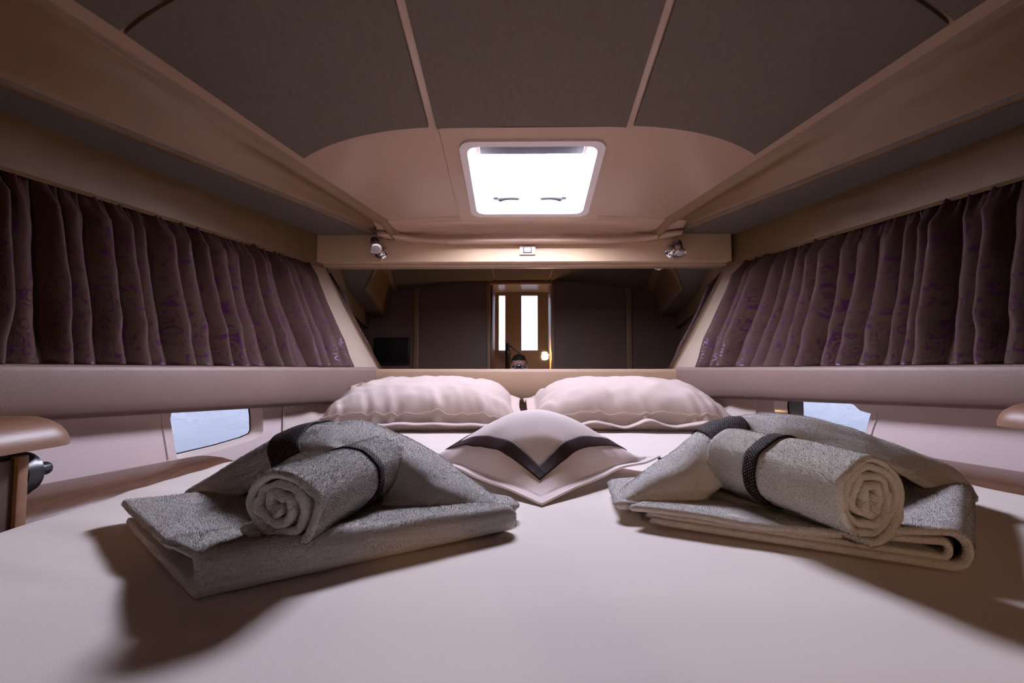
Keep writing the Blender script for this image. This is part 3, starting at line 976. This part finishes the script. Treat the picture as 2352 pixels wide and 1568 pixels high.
def closed_pair(T, Bm):
    n, m = T.shape[:2]
    V = np.vstack([T.reshape(-1, 3), Bm.reshape(-1, 3)])
    F = grid_faces(n, m) + grid_faces(n, m, n * m, True)
    ring = [(i, 0) for i in range(n)] + [(n - 1, j) for j in range(1, m)] + [(i, m - 1) for i in range(n - 2, -1, -1)] + [(0, j) for j in range(m - 2, 0, -1)]
    for a in range(len(ring)):
        b = (a + 1) % len(ring)
        ia, ib = ring[a][0] * m + ring[a][1], ring[b][0] * m + ring[b][1]
        F.append((ia, ib, n * m + ib, n * m + ia))
    return V, F
def strip_on(T, i0, i1, j0, j1, off):
    S = T[i0:i1 + 1, j0:j1 + 1].copy()
    N = normals(S); N *= np.sign(N[..., 2:3]) 
    return S + N * off

T, Bm = pillow('pillow', -.353, 1.865, .374, .262, .118, R(3), R(7), .040, 'pillow', 1.0, lift=.022, base=.036, pw=3.4, wr=2.6)
pl = empty('pillow', (-.352, 1.945, ZB), 'plump white pillow with flanged edge, left of the two by the mirror', 'pillow', 'white bed pillows')
build('pillowcase', *closed_pair(T, Bm), 'pillow', pl)
T2, B2 = pillow('pillow', .398, 1.880, .384, .262, .118, R(-1), R(7), .040, 'pillow', 8.0, lift=.022, base=.036, pw=3.4, wr=2.2)
pr = empty('pillow', (.405, 1.965, ZB), 'plump white pillow with flanged edge, right of the two by the mirror', 'pillow', 'white bed pillows')
build('pillowcase', *closed_pair(T2, B2), 'pillow', pr)
for TT, par in ((T, pl), (T2, pr)):
    n = TT.shape[0]
    us = np.sin(np.linspace(-1, 1, n) * math.pi / 2); us = .45 * us + .55 * np.linspace(-1, 1, n); us /= us[-1]
    j = int(np.argmin(abs(us + (1 - .045 / .262) + .01)))
    build('seam', *tube_geo(TT[4:-4, j] + np.array([0, -.0005, .0008]), .0011, 6), 'cushion', par)

# peach printed cloth corner standing behind the left pillow
c = np.array([[(-.705 + .055 * a + .012 * b, 1.985 + .01 * math.sin(a * 3) + .012 * b, -.12 + (.068 - .02 * abs(a - .75)) * b + .0 * a) for b in np.linspace(0, 1, 8)] for a in np.linspace(0, 1, 14)])
M['peach'] = mat('peach_print', (0.72, 0.50, 0.40), 0.8, var=0.45, vscale=90)
build('folded_cloth', *sheet_geo(c, .006), 'peach', label='tiny peach printed cloth corner peeping out behind the left pillow', cat='cloth')

# small cushion, corner towards the viewer
a = .182
T, Bm = pillow('cushion', .035, 1.015, a, a, .106, R(45), 0, .018, 'cushion', 4.0, n=130, lift=.020, sinkcorner=.0, pw=2.0, pe=.85, wr=.6)
# flange corners: front one lies down on the sheet, the side ones stay up
cu = empty('throw_cushion', (.035, 1.015, ZB), 'small square pale cushion with a dark brown ribbon border, turned corner-on', 'cushion')
def settle(A, e):
    for i in range(A.shape[0]):
        for j in range(A.shape[1]):
            x, y, z = A[i, j]
            d = max(0, (.905 - y) / .14)
            z = ZB + e + (z - ZB - e) * (1 - .9 * min(1, d) ** 1.3)
            A[i, j, 2] = max(z, ZB + e)
            A[i, j, 2] += .012 * max(0, (abs(x - .035) - .12) / .13)
            A[i, j, 0] += (x - .035) * -.08 * 0
    return A
T = settle(T, .004); Bm = settle(Bm, .001)
build('cushion_cover', *closed_pair(T, Bm), 'cushion', cu)
n = T.shape[0]
us = np.sin(np.linspace(-1, 1, n) * math.pi / 2); us = .45 * us + .55 * np.linspace(-1, 1, n); us /= us[-1]
k0 = int(np.argmin(abs(us + .735))); k1 = int(np.argmin(abs(us + .63)))
q0, q1 = n - 1 - k1, n - 1 - k0
for sl in ((k0, q1, k0, k1), (k0, q1, q0, q1), (k0, k1, k0, q1), (q0, q1, k0, q1)):
    S = strip_on(T, *sl, .0014)
    build('ribbon', *sheet_geo(S, .0012), 'ribbon', cu)
build('zip_tag', *tube_geo([T[0, -1] * 0 + (.286, 1.012, ZB + .028), (.300, 1.006, ZB + .030), (.318, 1.004, ZB + .036)], [.002, .0022, .003], 8), 'black', cu)

# ------------------------------------------------------------------ towels
def pile(V, F, count, length, seed, parent, m, width=.00038, keep=None):
    rg = np.random.default_rng(seed)
    tri = []
    for f in F:
        if len(f) == 4:
            tri += [(f[0], f[1], f[2]), (f[0], f[2], f[3])]
        elif len(f) == 3:
            tri.append(tuple(f))
    tri = np.array(tri); V = np.asarray(V)
    A, B, C = V[tri[:, 0]], V[tri[:, 1]], V[tri[:, 2]]
    N = np.cross(B - A, C - A); ar = np.linalg.norm(N, axis=1) + 1e-15
    N /= ar[:, None]
    if keep is not None:
        ar = ar * keep((A + B + C) / 3, N)
    pick = rg.choice(len(tri), count, p=ar / ar.sum())
    r1, r2 = np.sqrt(rg.random(count)), rg.random(count)
    p = A[pick] * (1 - r1)[:, None] + B[pick] * (r1 * (1 - r2))[:, None] + C[pick] * (r1 * r2)[:, None]
    nn = N[pick]
    tip = nn + rg.normal(0, .55, (count, 3)) + np.array([0, 0, -.15])
    tip /= np.linalg.norm(tip, axis=1)[:, None]
    tip *= np.sign((tip * nn).sum(1))[:, None]
    ln = length * rg.uniform(.5, 1.2, count)[:, None]
    sd = np.cross(nn, rg.normal(0, 1, (count, 3))); sd /= np.linalg.norm(sd, axis=1)[:, None] + 1e-9
    w = width * rg.uniform(.6, 1.2, count)[:, None]
    root = p - nn * .0005
    a, b = root + sd * w / 2, root - sd * w / 2
    c_, d_ = p + tip * ln * .7 - sd * w * .35, p + tip * ln * .7 + sd * w * .35
    e_ = p + tip * ln + np.array([0, 0, -.25]) * ln * .5
    VV = np.stack([a, b, c_, d_, e_], 1).reshape(-1, 3)
    idx = np.arange(count)[:, None] * 5
    base_ = VV.mean(0); base_[2] = VV[:, 2].min()
    VV[:, 2] += ZC; base_[2] += ZC
    me = bpy.data.meshes.new('terry_pile')
    quads = idx + np.array([[0, 1, 2, 3]]); tris = idx + np.array([[3, 2, 4]])
    me.from_pydata((VV - base_).tolist(), [], quads.tolist() + tris.tolist())
    me.polygons.foreach_set('use_smooth', [True] * len(me.polygons))
    me.normals_split_custom_set_from_vertices(np.repeat(nn, 5, axis=0).tolist())
    me.materials.append(M[m])
    o = bpy.data.objects.new('terry_pile', me)
    COL.objects.link(o)
    o.parent = parent
    o.location = Vector(base_) - wloc(parent)
    o['kind'] = 'stuff'
    return o

def orient(V, F):
    bm = bmesh.new()
    vs_ = [bm.verts.new(p) for p in V]
    for f in F:
        try: bm.faces.new([vs_[i] for i in f])
        except ValueError: pass
    bmesh.ops.recalc_face_normals(bm, faces=bm.faces)
    return geo(bm)

def ufold(A, B, D, hA, hB, depth, th, inset=0.0, hscale=1.0, flat=0.25, n=70, m=80, lower=True, seed=0.0, reach=1.0):
    """folded cloth: fold edge from A to B, cloth running from it towards D; heights of the fold at A and B"""
    A, B, D = (np.array(p, float) for p in (A, B, D))
    eu = B - A; ev = (D - A)
    P = np.zeros((n, m, 3))
    for i in range(n):
        u = i / (n - 1)
        uu = inset + (1 - inset) * u
        h = (hA + (hB - hA) * uu) * hscale
        r = h / 2
        Lv = np.linalg.norm(ev)
        r = min(r, .4)
        # profile: bottom back -> front -> arc -> top -> back
        prof = []
        nb, na = 14 if lower else 3, 22
        for k in range(nb): prof.append(((.92 if lower else .1) * (1 - k / nb) * Lv, .0))
        for k in range(na + 1):
            t = math.pi * k / na
            prof.append((-math.sin(t) * r * .9, r - math.cos(t) * r))
        nt = m - len(prof)
        for k in range(1, nt + 1):
            t = k / nt
            z = h * (1 - flat * min(1, t * 3) ** 1.2)
            prof.append((t * Lv * reach, z))
        for j, (vv, z) in enumerate(prof):
            p = A + eu * uu + ev / Lv * vv
            wv = .0022 * sn(p[0] * 16 + seed, p[1] * 16, 1.0) + .0035 * sn(p[0] * 6 + seed, p[1] * 6, 4.0)
            P[i, j] = (p[0], p[1], ZB + th / 2 + .002 + max(0, z) + (wv if z > .006 else 0))
    return P

def towel_roll(name, c0, axis, L, r0, r1, turns, th, oval, seed, m, parent, lift_spread=.0):
    a, b, d = frame_of(axis)                # a sideways, b up, d along
    nt, nl = int(46 * turns), 40
    P = np.zeros((nt, nl, 3))
    for i in range(nt):
        t = i / (nt - 1)
        ang = 2 * math.pi * turns * t + seed
        r = r0 + (r1 - r0) * t
        inner = max(0, 1 - t * 1.6)
        for j in range(nl):
            l = L * j / (nl - 1)
            w = .0038 * sn(math.cos(ang) * 2 + seed, math.sin(ang) * 2, l * 9 + t * 2) + .010 * inner * sn(ang * .9, seed, l * 5) + .003 * inner * math.sin(ang * 2.3 + seed)
            slip = (.006 * sn(ang * .7, seed * 3, .0) - .004 * inner + .0015 * sn(ang * 5, seed, 1.0)) 
            rr = r + w
            P[i, j] = np.array(c0) + a * rr * math.cos(ang) * oval + b * rr * math.sin(ang) + d * (l + slip * (1 - j / (nl - 1)))
    return P, (a, b, d)

TH = .010
# ---- left set
lt = empty('bath_towel', (-.24, .62, ZB), 'folded white bath towel with woven brown band, on the left of the bed', 'towel', 'folded bath towels')
A, B, D = (-.298, .452, 0), (-.014, .646, 0), (-.545, .672, 0)
P = ufold(A, B, D, .034, .020, 0, TH, flat=.45, seed=1.0)
g = orient(*sheet_geo(P, TH))
P2 = ufold(A, B, D, .030, .016, 0, TH, inset=.12, hscale=.5, flat=.4, seed=2.0)
g2 = orient(*sheet_geo(P2 + np.array([.004, .006, .008]), TH * .8))
body = build('folded_base', *merge(g, g2), 'towel', lt)
flat_keep = lambda c, n: ((n[:, 2] > -.3) & (c[:, 2] > ZB + .0135)).astype(float)
pile(*g, 130000, .0021, 1, lt, 'towel', keep=flat_keep)
ridge = [(-.010, .655, -.194), (-.041, .66, -.172), (-.083, .675, -.147), (-.143, .695, -.114), (-.202, .705, -.091), (-.250, .71, -.083), (-.314, .71, -.089), (-.352, .71, -.105), (-.422, .70, -.147), (-.466, .69, -.174)]
rim = [(-.014, .622, -.196), (-.060, .600, -.190), (-.108, .590, -.186), (-.165, .618, -.178), (-.178, .625, -.138), (-.226, .605, -.103), (-.262, .610, -.107), (-.315, .638, -.128), (-.391, .658, -.172), (-.440, .658, -.190)]
bul = [(-.008, .632, -.186), (-.045, .615, -.174), (-.088, .610, -.153), (-.148, .630, -.128), (-.195, .640, -.103), (-.240, .638, -.090), (-.290, .650, -.096), (-.338, .668, -.110), (-.410, .680, -.150), (-.458, .675, -.178)]
kb_ = [.12, .25, .5, .8] + [1.0] * 6
bk1 = [(x - .004, y + .055 * q, z - .012) for (x, y, z), q in zip(ridge, kb_)]
bk2 = [(x - .01, y + .105 * q, -.196) for (x, y, z), q in zip(ridge, kb_)]
Pf = loft([rim, bul, ridge, bk1, bk2], 110, 46) * 1.09
for i in range(Pf.shape[0]):
    for j in range(Pf.shape[1]):
        p = Pf[i, j]
        p[2] = max(p[2] + .004 * sn(p[0] * 22, p[1] * 22, 3.0), ZB + .018)
g = orient(*sheet_geo(Pf, .014, .7))
fl = build('folded_flap', *g, 'towel', lt)
flap_keep = lambda c, n: ((n[:, 2] > -.15) | (n[:, 1] < -.35)).astype(float) * (n[:, 2] > -.6)
pile(*g, 120000, .0021, 2, lt, 'towel', keep=flap_keep)
def band_on(P, i0, i1, j0, j1, off, par, up=True):
    S = P[i0:i1 + 1, j0:j1 + 1].copy()
    N = normals(S)
    if N[..., 2].mean() < 0: N = -N
    S = S + N * off
    V, F = sheet_geo(S, .0025)
    n, m = S.shape[:2]
    du = np.r_[0, np.cumsum(np.linalg.norm(np.diff(S[:, m // 2], axis=0), axis=1))]
    dv = np.r_[0, np.cumsum(np.linalg.norm(np.diff(S[n // 2], axis=0), axis=1))]
    UV = np.stack(np.meshgrid(du, dv, indexing='ij'), -1)
    ring = [(i, 0) for i in range(n)] + [(n - 1, j) for j in range(1, m)] + [(i, m - 1) for i in range(n - 2, -1, -1)] + [(0, j) for j in range(m - 2, 0, -1)]
    uv = np.vstack([UV.reshape(-1, 2), UV.reshape(-1, 2), np.array([UV[i, j] for i, j in ring])])
    return build('woven_band', V, F, 'band', par, uv=uv, label='dark brown woven band')
sx = Pf[:, 20, 0]
band_on(Pf, int(np.argmin(abs(sx + .318))), int(np.argmin(abs(sx + .376))), 0, 32, .0105, fl)

lr = empty('hand_towel', (-.21, .53, -.17), 'rolled white hand towel with spiral end, tucked in the left bath towel', 'towel', 'rolled hand towels')
c0, c1 = np.array([-.243, .497, -.1385]), np.array([-.208, .72, -.136])
L = np.linalg.norm(c1 - c0)
Pr_, fr = towel_roll('roll', c0, c1 - c0, L, .002, .0405, 3.35, .0085, 1.18, 3.47, 'towel', lr)
g = orient(*sheet_geo(Pr_, .0085))
build('rolled_cloth', *g, 'towel', lr)
def roll_keep(c0, fr, r1, oval):
    a, b, d = fr
    def k(c, n):
        v = c - c0
        ra = np.hypot((v @ a) / oval, v @ b)
        return ((ra > r1 - .0065) & (((n @ a) * (v @ a) + (n @ b) * (v @ b)) > 0)).astype(float)
    return k
pile(*g, 90000, .0020, 3, lr, 'towel', keep=roll_keep(c0, fr, .0405, 1.18))
i0 = Pr_.shape[0] - 47
j0, j1 = 20, 24
band_on(Pr_[:, :], i0, Pr_.shape[0] - 1, j0, j1, .0, lr) if False else None
def roll_band(P, c0, fr, i0, j0, j1, off, par, m='band'):
    S = P[i0:, j0:j1 + 1].copy()
    a, b, d = fr
    for i in range(S.shape[0]):
        for j in range(S.shape[1]):
            v = S[i, j] - c0; v = v - d * (v @ d)
            S[i, j] += v / (np.linalg.norm(v) + 1e-9) * off
    V, F = sheet_geo(S, .0022)
    n, mm = S.shape[:2]
    du = np.r_[0, np.cumsum(np.linalg.norm(np.diff(S[:, 0], axis=0), axis=1))]
    dv = np.r_[0, np.cumsum(np.linalg.norm(np.diff(S[0], axis=0), axis=1))]
    UV = np.stack(np.meshgrid(du, dv, indexing='ij'), -1)
    ring = [(i, 0) for i in range(n)] + [(n - 1, j) for j in range(1, mm)] + [(i, mm - 1) for i in range(n - 2, -1, -1)] + [(0, j) for j in range(mm - 2, 0, -1)]
    uv = np.vstack([UV.reshape(-1, 2), UV.reshape(-1, 2), np.array([UV[i, j] for i, j in ring])])
    return build('woven_band', V, F, m, par, uv=uv, label='dark brown woven band')
roll_band(Pr_, c0, fr, Pr_.shape[0] - 47, 22, 25, .0058, lr)

# ---- right set
rt = empty('bath_towel', (.40, .63, ZB), 'folded white bath towel with woven brown band, on the right of the bed', 'towel', 'folded bath towels')
A, B, D = (.446, .520, 0), (.680, .770, 0), (.155, .680, 0)
P = ufold(A, B, D, .034, .030, 0, TH, flat=.58, seed=5.0)
g = orient(*sheet_geo(P, TH * .85))
P2 = ufold(A, B, D, .034, .030, 0, TH, hscale=.5, flat=.5, seed=6.0, inset=.02, reach=.97)
off = (np.array(D) - np.array(A)); off = off / np.linalg.norm(off)
g2 = orient(*sheet_geo(P2 + off * .008 + np.array([0, 0, .006]), TH * .7))
build('folded_base', *merge(g, g2), 'towel', rt)
pile(*g, 110000, .0017, 5, rt, 'towel', keep=flat_keep)
ridge = [(.134, .665, -.186), (.153, .675, -.166), (.228, .700, -.125), (.282, .71, -.089), (.325, .72, -.077), (.381, .73, -.072), (.426, .73, -.075), (.489, .73, -.091), (.544, .72, -.112), (.585, .71, -.129), (.613, .705, -.144), (.628, .705, -.172)]
rim = [(.132, .645, -.196), (.160, .643, -.190), (.216, .648, -.180), (.250, .655, -.160), (.284, .655, -.136), (.307, .655, -.116), (.331, .648, -.100), (.371, .648, -.102), (.440, .648, -.112), (.488, .650, -.128), (.531, .655, -.150), (.600, .665, -.180)]
bul = [(.130, .652, -.186), (.152, .655, -.168), (.222, .665, -.140), (.268, .678, -.112), (.308, .686, -.090), (.358, .690, -.080), (.402, .690, -.084), (.468, .690, -.098), (.522, .686, -.118), (.566, .684, -.138), (.604, .682, -.156), (.624, .684, -.176)]
bk1 = [(x + .004, y + .055, z - .012) for x, y, z in ridge]
bk2 = [(x + .01, y + .105, -.196) for x, y, z in ridge]
Pf = loft([rim, bul, ridge, bk1, bk2], 110, 46) * 1.09
for i in range(Pf.shape[0]):
    for j in range(Pf.shape[1]):
        p = Pf[i, j]
        p[2] = max(p[2] + .003 * sn(p[0] * 22 + 5, p[1] * 22, 3.0), ZB + .018)
g = orient(*sheet_geo(Pf, .012, .6))
fl = build('folded_flap', *g, 'towel', rt)
pile(*g, 100000, .0017, 6, rt, 'towel', keep=flap_keep)
sx = Pf[:, 20, 0]
band_on(Pf, int(np.argmin(abs(sx - .296))), int(np.argmin(abs(sx - .354))), 0, 32, .0095, fl)

rr_ = empty('hand_towel', (.33, .58, -.17), 'rolled white hand towel with spiral end, tucked in the right bath towel', 'towel', 'rolled hand towels')
c0, c1 = np.array([.377, .535, -.1375]), np.array([.318, .735, -.133])
L = np.linalg.norm(c1 - c0)
Pr_, fr = towel_roll('roll', c0, c1 - c0, L, .006, .0470, 4.3, .0075, 1.04, 2.83, 'towel_warm', rr_)
g = orient(*sheet_geo(Pr_, .0078))
build('rolled_cloth', *g, 'towel_warm', rr_)
pile(*g, 60000, .0014, 7, rr_, 'towel_warm', keep=roll_keep(c0, fr, .0470, 1.04))
roll_band(Pr_, c0, fr, Pr_.shape[0] - 48, 21, 25, .0060, rr_)

# ------------------------------------------------------------------ cabin behind the camera, seen in the mirror
v1, f1 = box_geo(-2.2, -.33, YB - .04, YB, Z0, 1.35)
v2, f2 = box_geo(.37, 2.2, YB - .04, YB, Z0, 1.35)
v3, f3 = box_geo(-.33, .37, YB - .04, YB, .985, 1.35)
wb = build('wall_back', *merge((v1, f1), (v2, f2), (v3, f3)), 'back_panel', smooth=False, kind='structure')
for x in (-1.17, 1.25):
    v, f = box_geo(x - .03, x + .03, YB, YB + .03, Z0, 1.3, .006)
    build('post', v, f, 'back_post', wb, smooth=40)
for x0, x1, z1 in ((-.37, -.33, 1.02), (.37, .41, 1.02)):
    v, f = box_geo(x0, x1, YB - .05, YB + .02, Z0, z1, .006)
    build('door_post', v, f, 'back_post', wb, smooth=40)
v, f = box_geo(-.37, .41, YB - .05, YB + .02, .985, 1.02, .006)
build('door_lintel', v, f, 'back_post', wb, smooth=40)
# passage beyond with the companionway opening to the sky
gs = [box_geo(-.75, -.70, -2.36, YB - .04, Z0, 1.30), box_geo(.75, .80, -2.36, YB - .04, Z0, 1.30), box_geo(-.75, .8, -2.36, YB - .04, 1.28, 1.32)]
gs += [box_geo(-.75, -.285, -2.36, -2.30, Z0, 1.30), box_geo(-.195, .035, -2.36, -2.30, Z0, 1.30), box_geo(.265, .80, -2.36, -2.30, Z0, 1.30),
       box_geo(-.285, -.195, -2.36, -2.30, Z0, .28), box_geo(.035, .265, -2.36, -2.30, Z0, .28), box_geo(-.285, -.195, -2.36, -2.30, 1.06, 1.30), box_geo(.035, .265, -2.36, -2.30, 1.06, 1.30)]
build('wall_passage', *merge(*gs), 'back_panel', smooth=False, kind='structure')
M['dimming_glass'] = glass('dimming_glass', (0.016, 0.0165, 0.0175))  # tinted panes added to cut the daylight coming from astern
for i_, (x0, x1) in enumerate(((-.285, -.195), (.035, .265))):
    w_ = build('window_%d' % (3 + i_), np.array([(x0, -2.33, .28), (x1, -2.33, .28), (x1, -2.33, 1.06), (x0, -2.33, 1.06)]), [(0, 1, 2, 3)], 'dimming_glass', smooth=False, kind='structure')
d1 = empty('door_1', (-.33, -1.30, Z0), None, None, None)
d1['kind'] = 'structure'
v, f = box_geo(-.335, -.305, -1.62, -1.06, Z0 + .02, 1.02, .004)
build('door_leaf', v, f, 'wood_dark', d1, smooth=40)
build('door_handle', *tube_geo([(-.305, -1.15, .02), (-.275, -1.15, .02), (-.270, -1.17, .02), (-.270, -1.25, .02)], .008, 10), 'chrome', d1)
tv = empty('television', (-1.43, YB + .03, .05), 'small black flat television on the rear bulkhead, seen in the mirror', 'television')
v, f = box_geo(-1.64, -1.24, YB + .012, YB + .045, .06, .37, .006)
build('casing', v, f, 'black', tv, smooth=40)
v, f = box_geo(-1.62, -1.26, YB + .044, YB + .047, .085, .35)
build('screen', v, f, 'screen', tv, smooth=False)

# warm wall lamp in the passage, the glow beside the door in the mirror
wlp = empty('wall_lamp', (.335, -1.24, .12), 'small warm wall lamp glowing beside the doorway, seen in the mirror', 'lamp')
build('lamp_bracket', *merge(box_geo(.345, .372, -1.27, -1.21, .13, .20, .004), tube_geo([(.36, -1.24, .16), (.315, -1.24, .15)], .006, 10)), 'chrome', wlp, smooth=40)
M['glow'] = bpy.data.materials.new('lamp_glow'); M['glow'].use_nodes = True
_b = M['glow'].node_tree.nodes['Principled BSDF']
_b.inputs['Emission Color'].default_value = (1.0, .56, .25, 1); _b.inputs['Emission Strength'].default_value = LAMP
build('lamp_shade', *lathe_geo([(.012, -.04), (.030, -.035), (.034, 0), (.028, .045), (.012, .05)], (.305, -1.24, .165), (0, 0, 1), 24), 'glow', wlp)
v, f = box_geo(.373, .40, -1.60, -1.055, Z0, 1.10, .004)
build('door_jamb', v, f, 'back_post', wb, smooth=40)

# sea outside
V = np.array([(-150, -150, -1.35), (150, -150, -1.35), (150, 150, -1.35), (-150, 150, -1.35)])
build('sea', V, [(0, 1, 2, 3)], 'sea', smooth=False, label='glittering pale blue sea outside the hull windows', cat='sea', kind='stuff')

# ------------------------------------------------------------------ photographer kneeling at the foot of the bed, seen in the mirror
def ellipsoid(c, r, n=20, m=14):
    V = [np.array(c) + np.array([r[0] * math.sin(math.pi * i / m) * math.cos(2 * math.pi * j / n), r[1] * math.sin(math.pi * i / m) * math.sin(2 * math.pi * j / n), r[2] * math.cos(math.pi * i / m)])
         for i in range(m + 1) for j in range(n)]
    F = [(i * n + j, i * n + (j + 1) % n, (i + 1) * n + (j + 1) % n, (i + 1) * n + j) for i in range(m) for j in range(n)]
    return np.array(V), F
def limb(pts, rad, n=14):
    p = resample(pts, len(pts) * 6)
    u = np.linspace(0, 1, len(p))
    r = np.interp(u, np.linspace(0, 1, len(rad)), rad)
    g = [tube_geo(p, r, n), ellipsoid(p[0], (r[0],) * 3, 12, 8), ellipsoid(p[-1], (r[-1],) * 3, 12, 8)]
    return merge(*g)
HC = np.array([0.0, -.262, .040])
parts = [limb([(0, -.56, -.56), (0, -.52, -.40), (0, -.45, -.22), (0, -.40, -.12)], [.135, .120, .135, .120]),
         ellipsoid((0, -.42, -.20), (.175, .105, .13)), ellipsoid((0, -.56, -.58), (.165, .13, .11)),
         limb([(0, -.39, -.12), (0, -.33, -.03), (0, -.30, .01)], [.062, .055, .052]),
         ellipsoid(HC + (0, -.012, .022), (.076, .094, .092)), ellipsoid(HC + (0, .022, -.040), (.058, .066, .066)),
         ellipsoid(HC + (0, .088, -.012), (.012, .016, .022)), ellipsoid(HC + (0, .092, -.026), (.016, .014, .010)),
         ellipsoid(HC + (0, .074, -.062), (.026, .012, .010)), ellipsoid(HC + (0, .062, .022), (.056, .018, .012))]
for s in (-1, 1):
    parts += [ellipsoid(HC + (s * .076, -.010, -.008), (.010, .020, .032)), ellipsoid(HC + (s * .034, .074, .008), (.014, .010, .010)),
              limb([(s * .165, -.41, -.13), (s * .255, -.33, -.25), (s * .265, -.22, -.32)], [.062, .050, .042]),
              limb([(s * .265, -.22, -.32), (s * .19, -.15, -.18), (s * .105, -.105, -.055)], [.043, .038, .027]),
              limb([(s * .10, -.60, -.60), (s * .17, -.38, -.66), (s * .19, -.18, -.735)], [.095, .082, .062]),
              limb([(s * .19, -.18, -.745), (s * .16, -.45, -.745), (s * .12, -.74, -.765)], [.060, .058, .038]),
              limb([(s * .12, -.74, -.765), (s * .12, -.83, -.765), (s * .12, -.92, -.785)], [.036, .034, .022]),
              ellipsoid((s * .088, -.102, -.030), (.018, .030, .036))]
    for k, (dz, ln) in enumerate(((.020, .050), (.003, .056), (-.014, .052), (-.030, .042))):
        parts.append(limb([(s * .092, -.088, -.018 + dz), (s * .086, -.066, -.010 + dz), (s * .068, -.060 - .002 * k, -.008 + dz), (s * (.070 - ln * .45), -.062, -.008 + dz)], [.0095, .009, .0085, .0078], 10))
    parts.append(limb([(s * .090, -.118, -.050), (s * .070, -.140, -.030), (s * .050, -.142, -.012)], [.011, .010, .0085], 10))
bv, bf = merge(*parts)
tmp = build('body', bv, bf, 'skin')
md = tmp.modifiers.new('remesh', 'REMESH'); md.mode = 'VOXEL'; md.voxel_size = .0055; md.use_smooth_shade = True
sm_ = tmp.modifiers.new('smooth', 'SMOOTH'); sm_.iterations = 4; sm_.factor = .5
dg = bpy.context.evaluated_depsgraph_get()
me2 = bpy.data.meshes.new_from_object(tmp.evaluated_get(dg))
org = Vector(tmp.location)
bpy.data.objects.remove(tmp)
me2.materials.clear()
for k in ('skin', 'shirt', 'trousers'): me2.materials.append(M[k])
for p in me2.polygons:
    c = Vector(p.center) + org
    z = c.z - ZC
    head = z > -.075 and abs(c.x) < .10 and c.y < -.17
    hand = c.y > -.125 and z > -.09
    p.material_index = 0 if (head or hand) else (2 if z < -.49 else 1)
    p.use_smooth = True
person = empty('person', (0, -.5, Z0), 'person in dark clothes kneeling with a camera at eye level, reflected in the mirror', 'person')
bo = bpy.data.objects.new('body', me2); COL.objects.link(bo)
bo.parent = person; bo.location = org - wloc(person)
# short dark hair: a cap over crown, back and temples
hv, hf = ellipsoid(HC + (0, -.016, .024), (.081, .099, .0965), 40, 28)
keep = [f for f in hf if (lambda c: c[2] > HC[2] + .055 or (c[1] < HC[1] - .01 and c[2] > HC[2] - .045))(np.mean([hv[i] for i in f], axis=0))]
hv = hv + np.array([[.0016 * sn(*(p * 90))] * 3 for p in hv])
build('hair', hv, keep, 'hair', person)

dc = empty('photo_camera', (0, -.07, -.05), 'black photo camera held up by the kneeling person, seen in the mirror', 'camera')
build('camera_body', *merge(box_geo(-.068, .068, -.128, -.078, -.050, .038, .008), box_geo(-.066, -.034, -.082, -.062, -.046, .030, .008)), 'black', dc, smooth=40)
build('prism_hump', *merge(box_geo(-.026, .026, -.125, -.072, .030, .060, .010)), 'black', dc, smooth=40)
ln_ = build('lens_barrel', *lathe_geo([(.034, 0), (.036, .01), (.036, .03), (.038, .034), (.038, .062), (.034, .066), (.030, .060)], (0, -.080, -.002), (0, 1, 0), 36), 'black', dc, smooth=40)
build('front_element', *lathe_geo([(.030, 0), (.022, .004), (.010, .006), (.001, .0065)], (0, -.022, -.002), (0, 1, 0), 32), 'screen', ln_)
build('name_plate', *box_geo(-.014, .014, -.073, -.0712, .042, .050), 'white_plastic', dc, smooth=False)

# post with a slanted rod standing in the passage, seen in the mirror beside the person
sp = empty('support_post', (-.145, -1.75, Z0), 'black upright post with a slanted rod in the doorway, seen in the mirror', 'post')
build('post_shaft', *lathe_geo([(.05, 0), (.05, .02), (.030, .03), (.030, 1.02), (.036, 1.03), (.036, 1.06), (.030, 1.07), (.030, 1.14), (.022, 1.16)], (-.145, -1.75, Z0), (0, 0, 1), 24), 'black', sp, smooth=40)
build('slanted_rod', *tube_geo([(-.13, -1.74, .325), (-.03, -1.72, .245), (.08, -1.70, .165)], [.007, .007, .012], 12), 'black', sp)
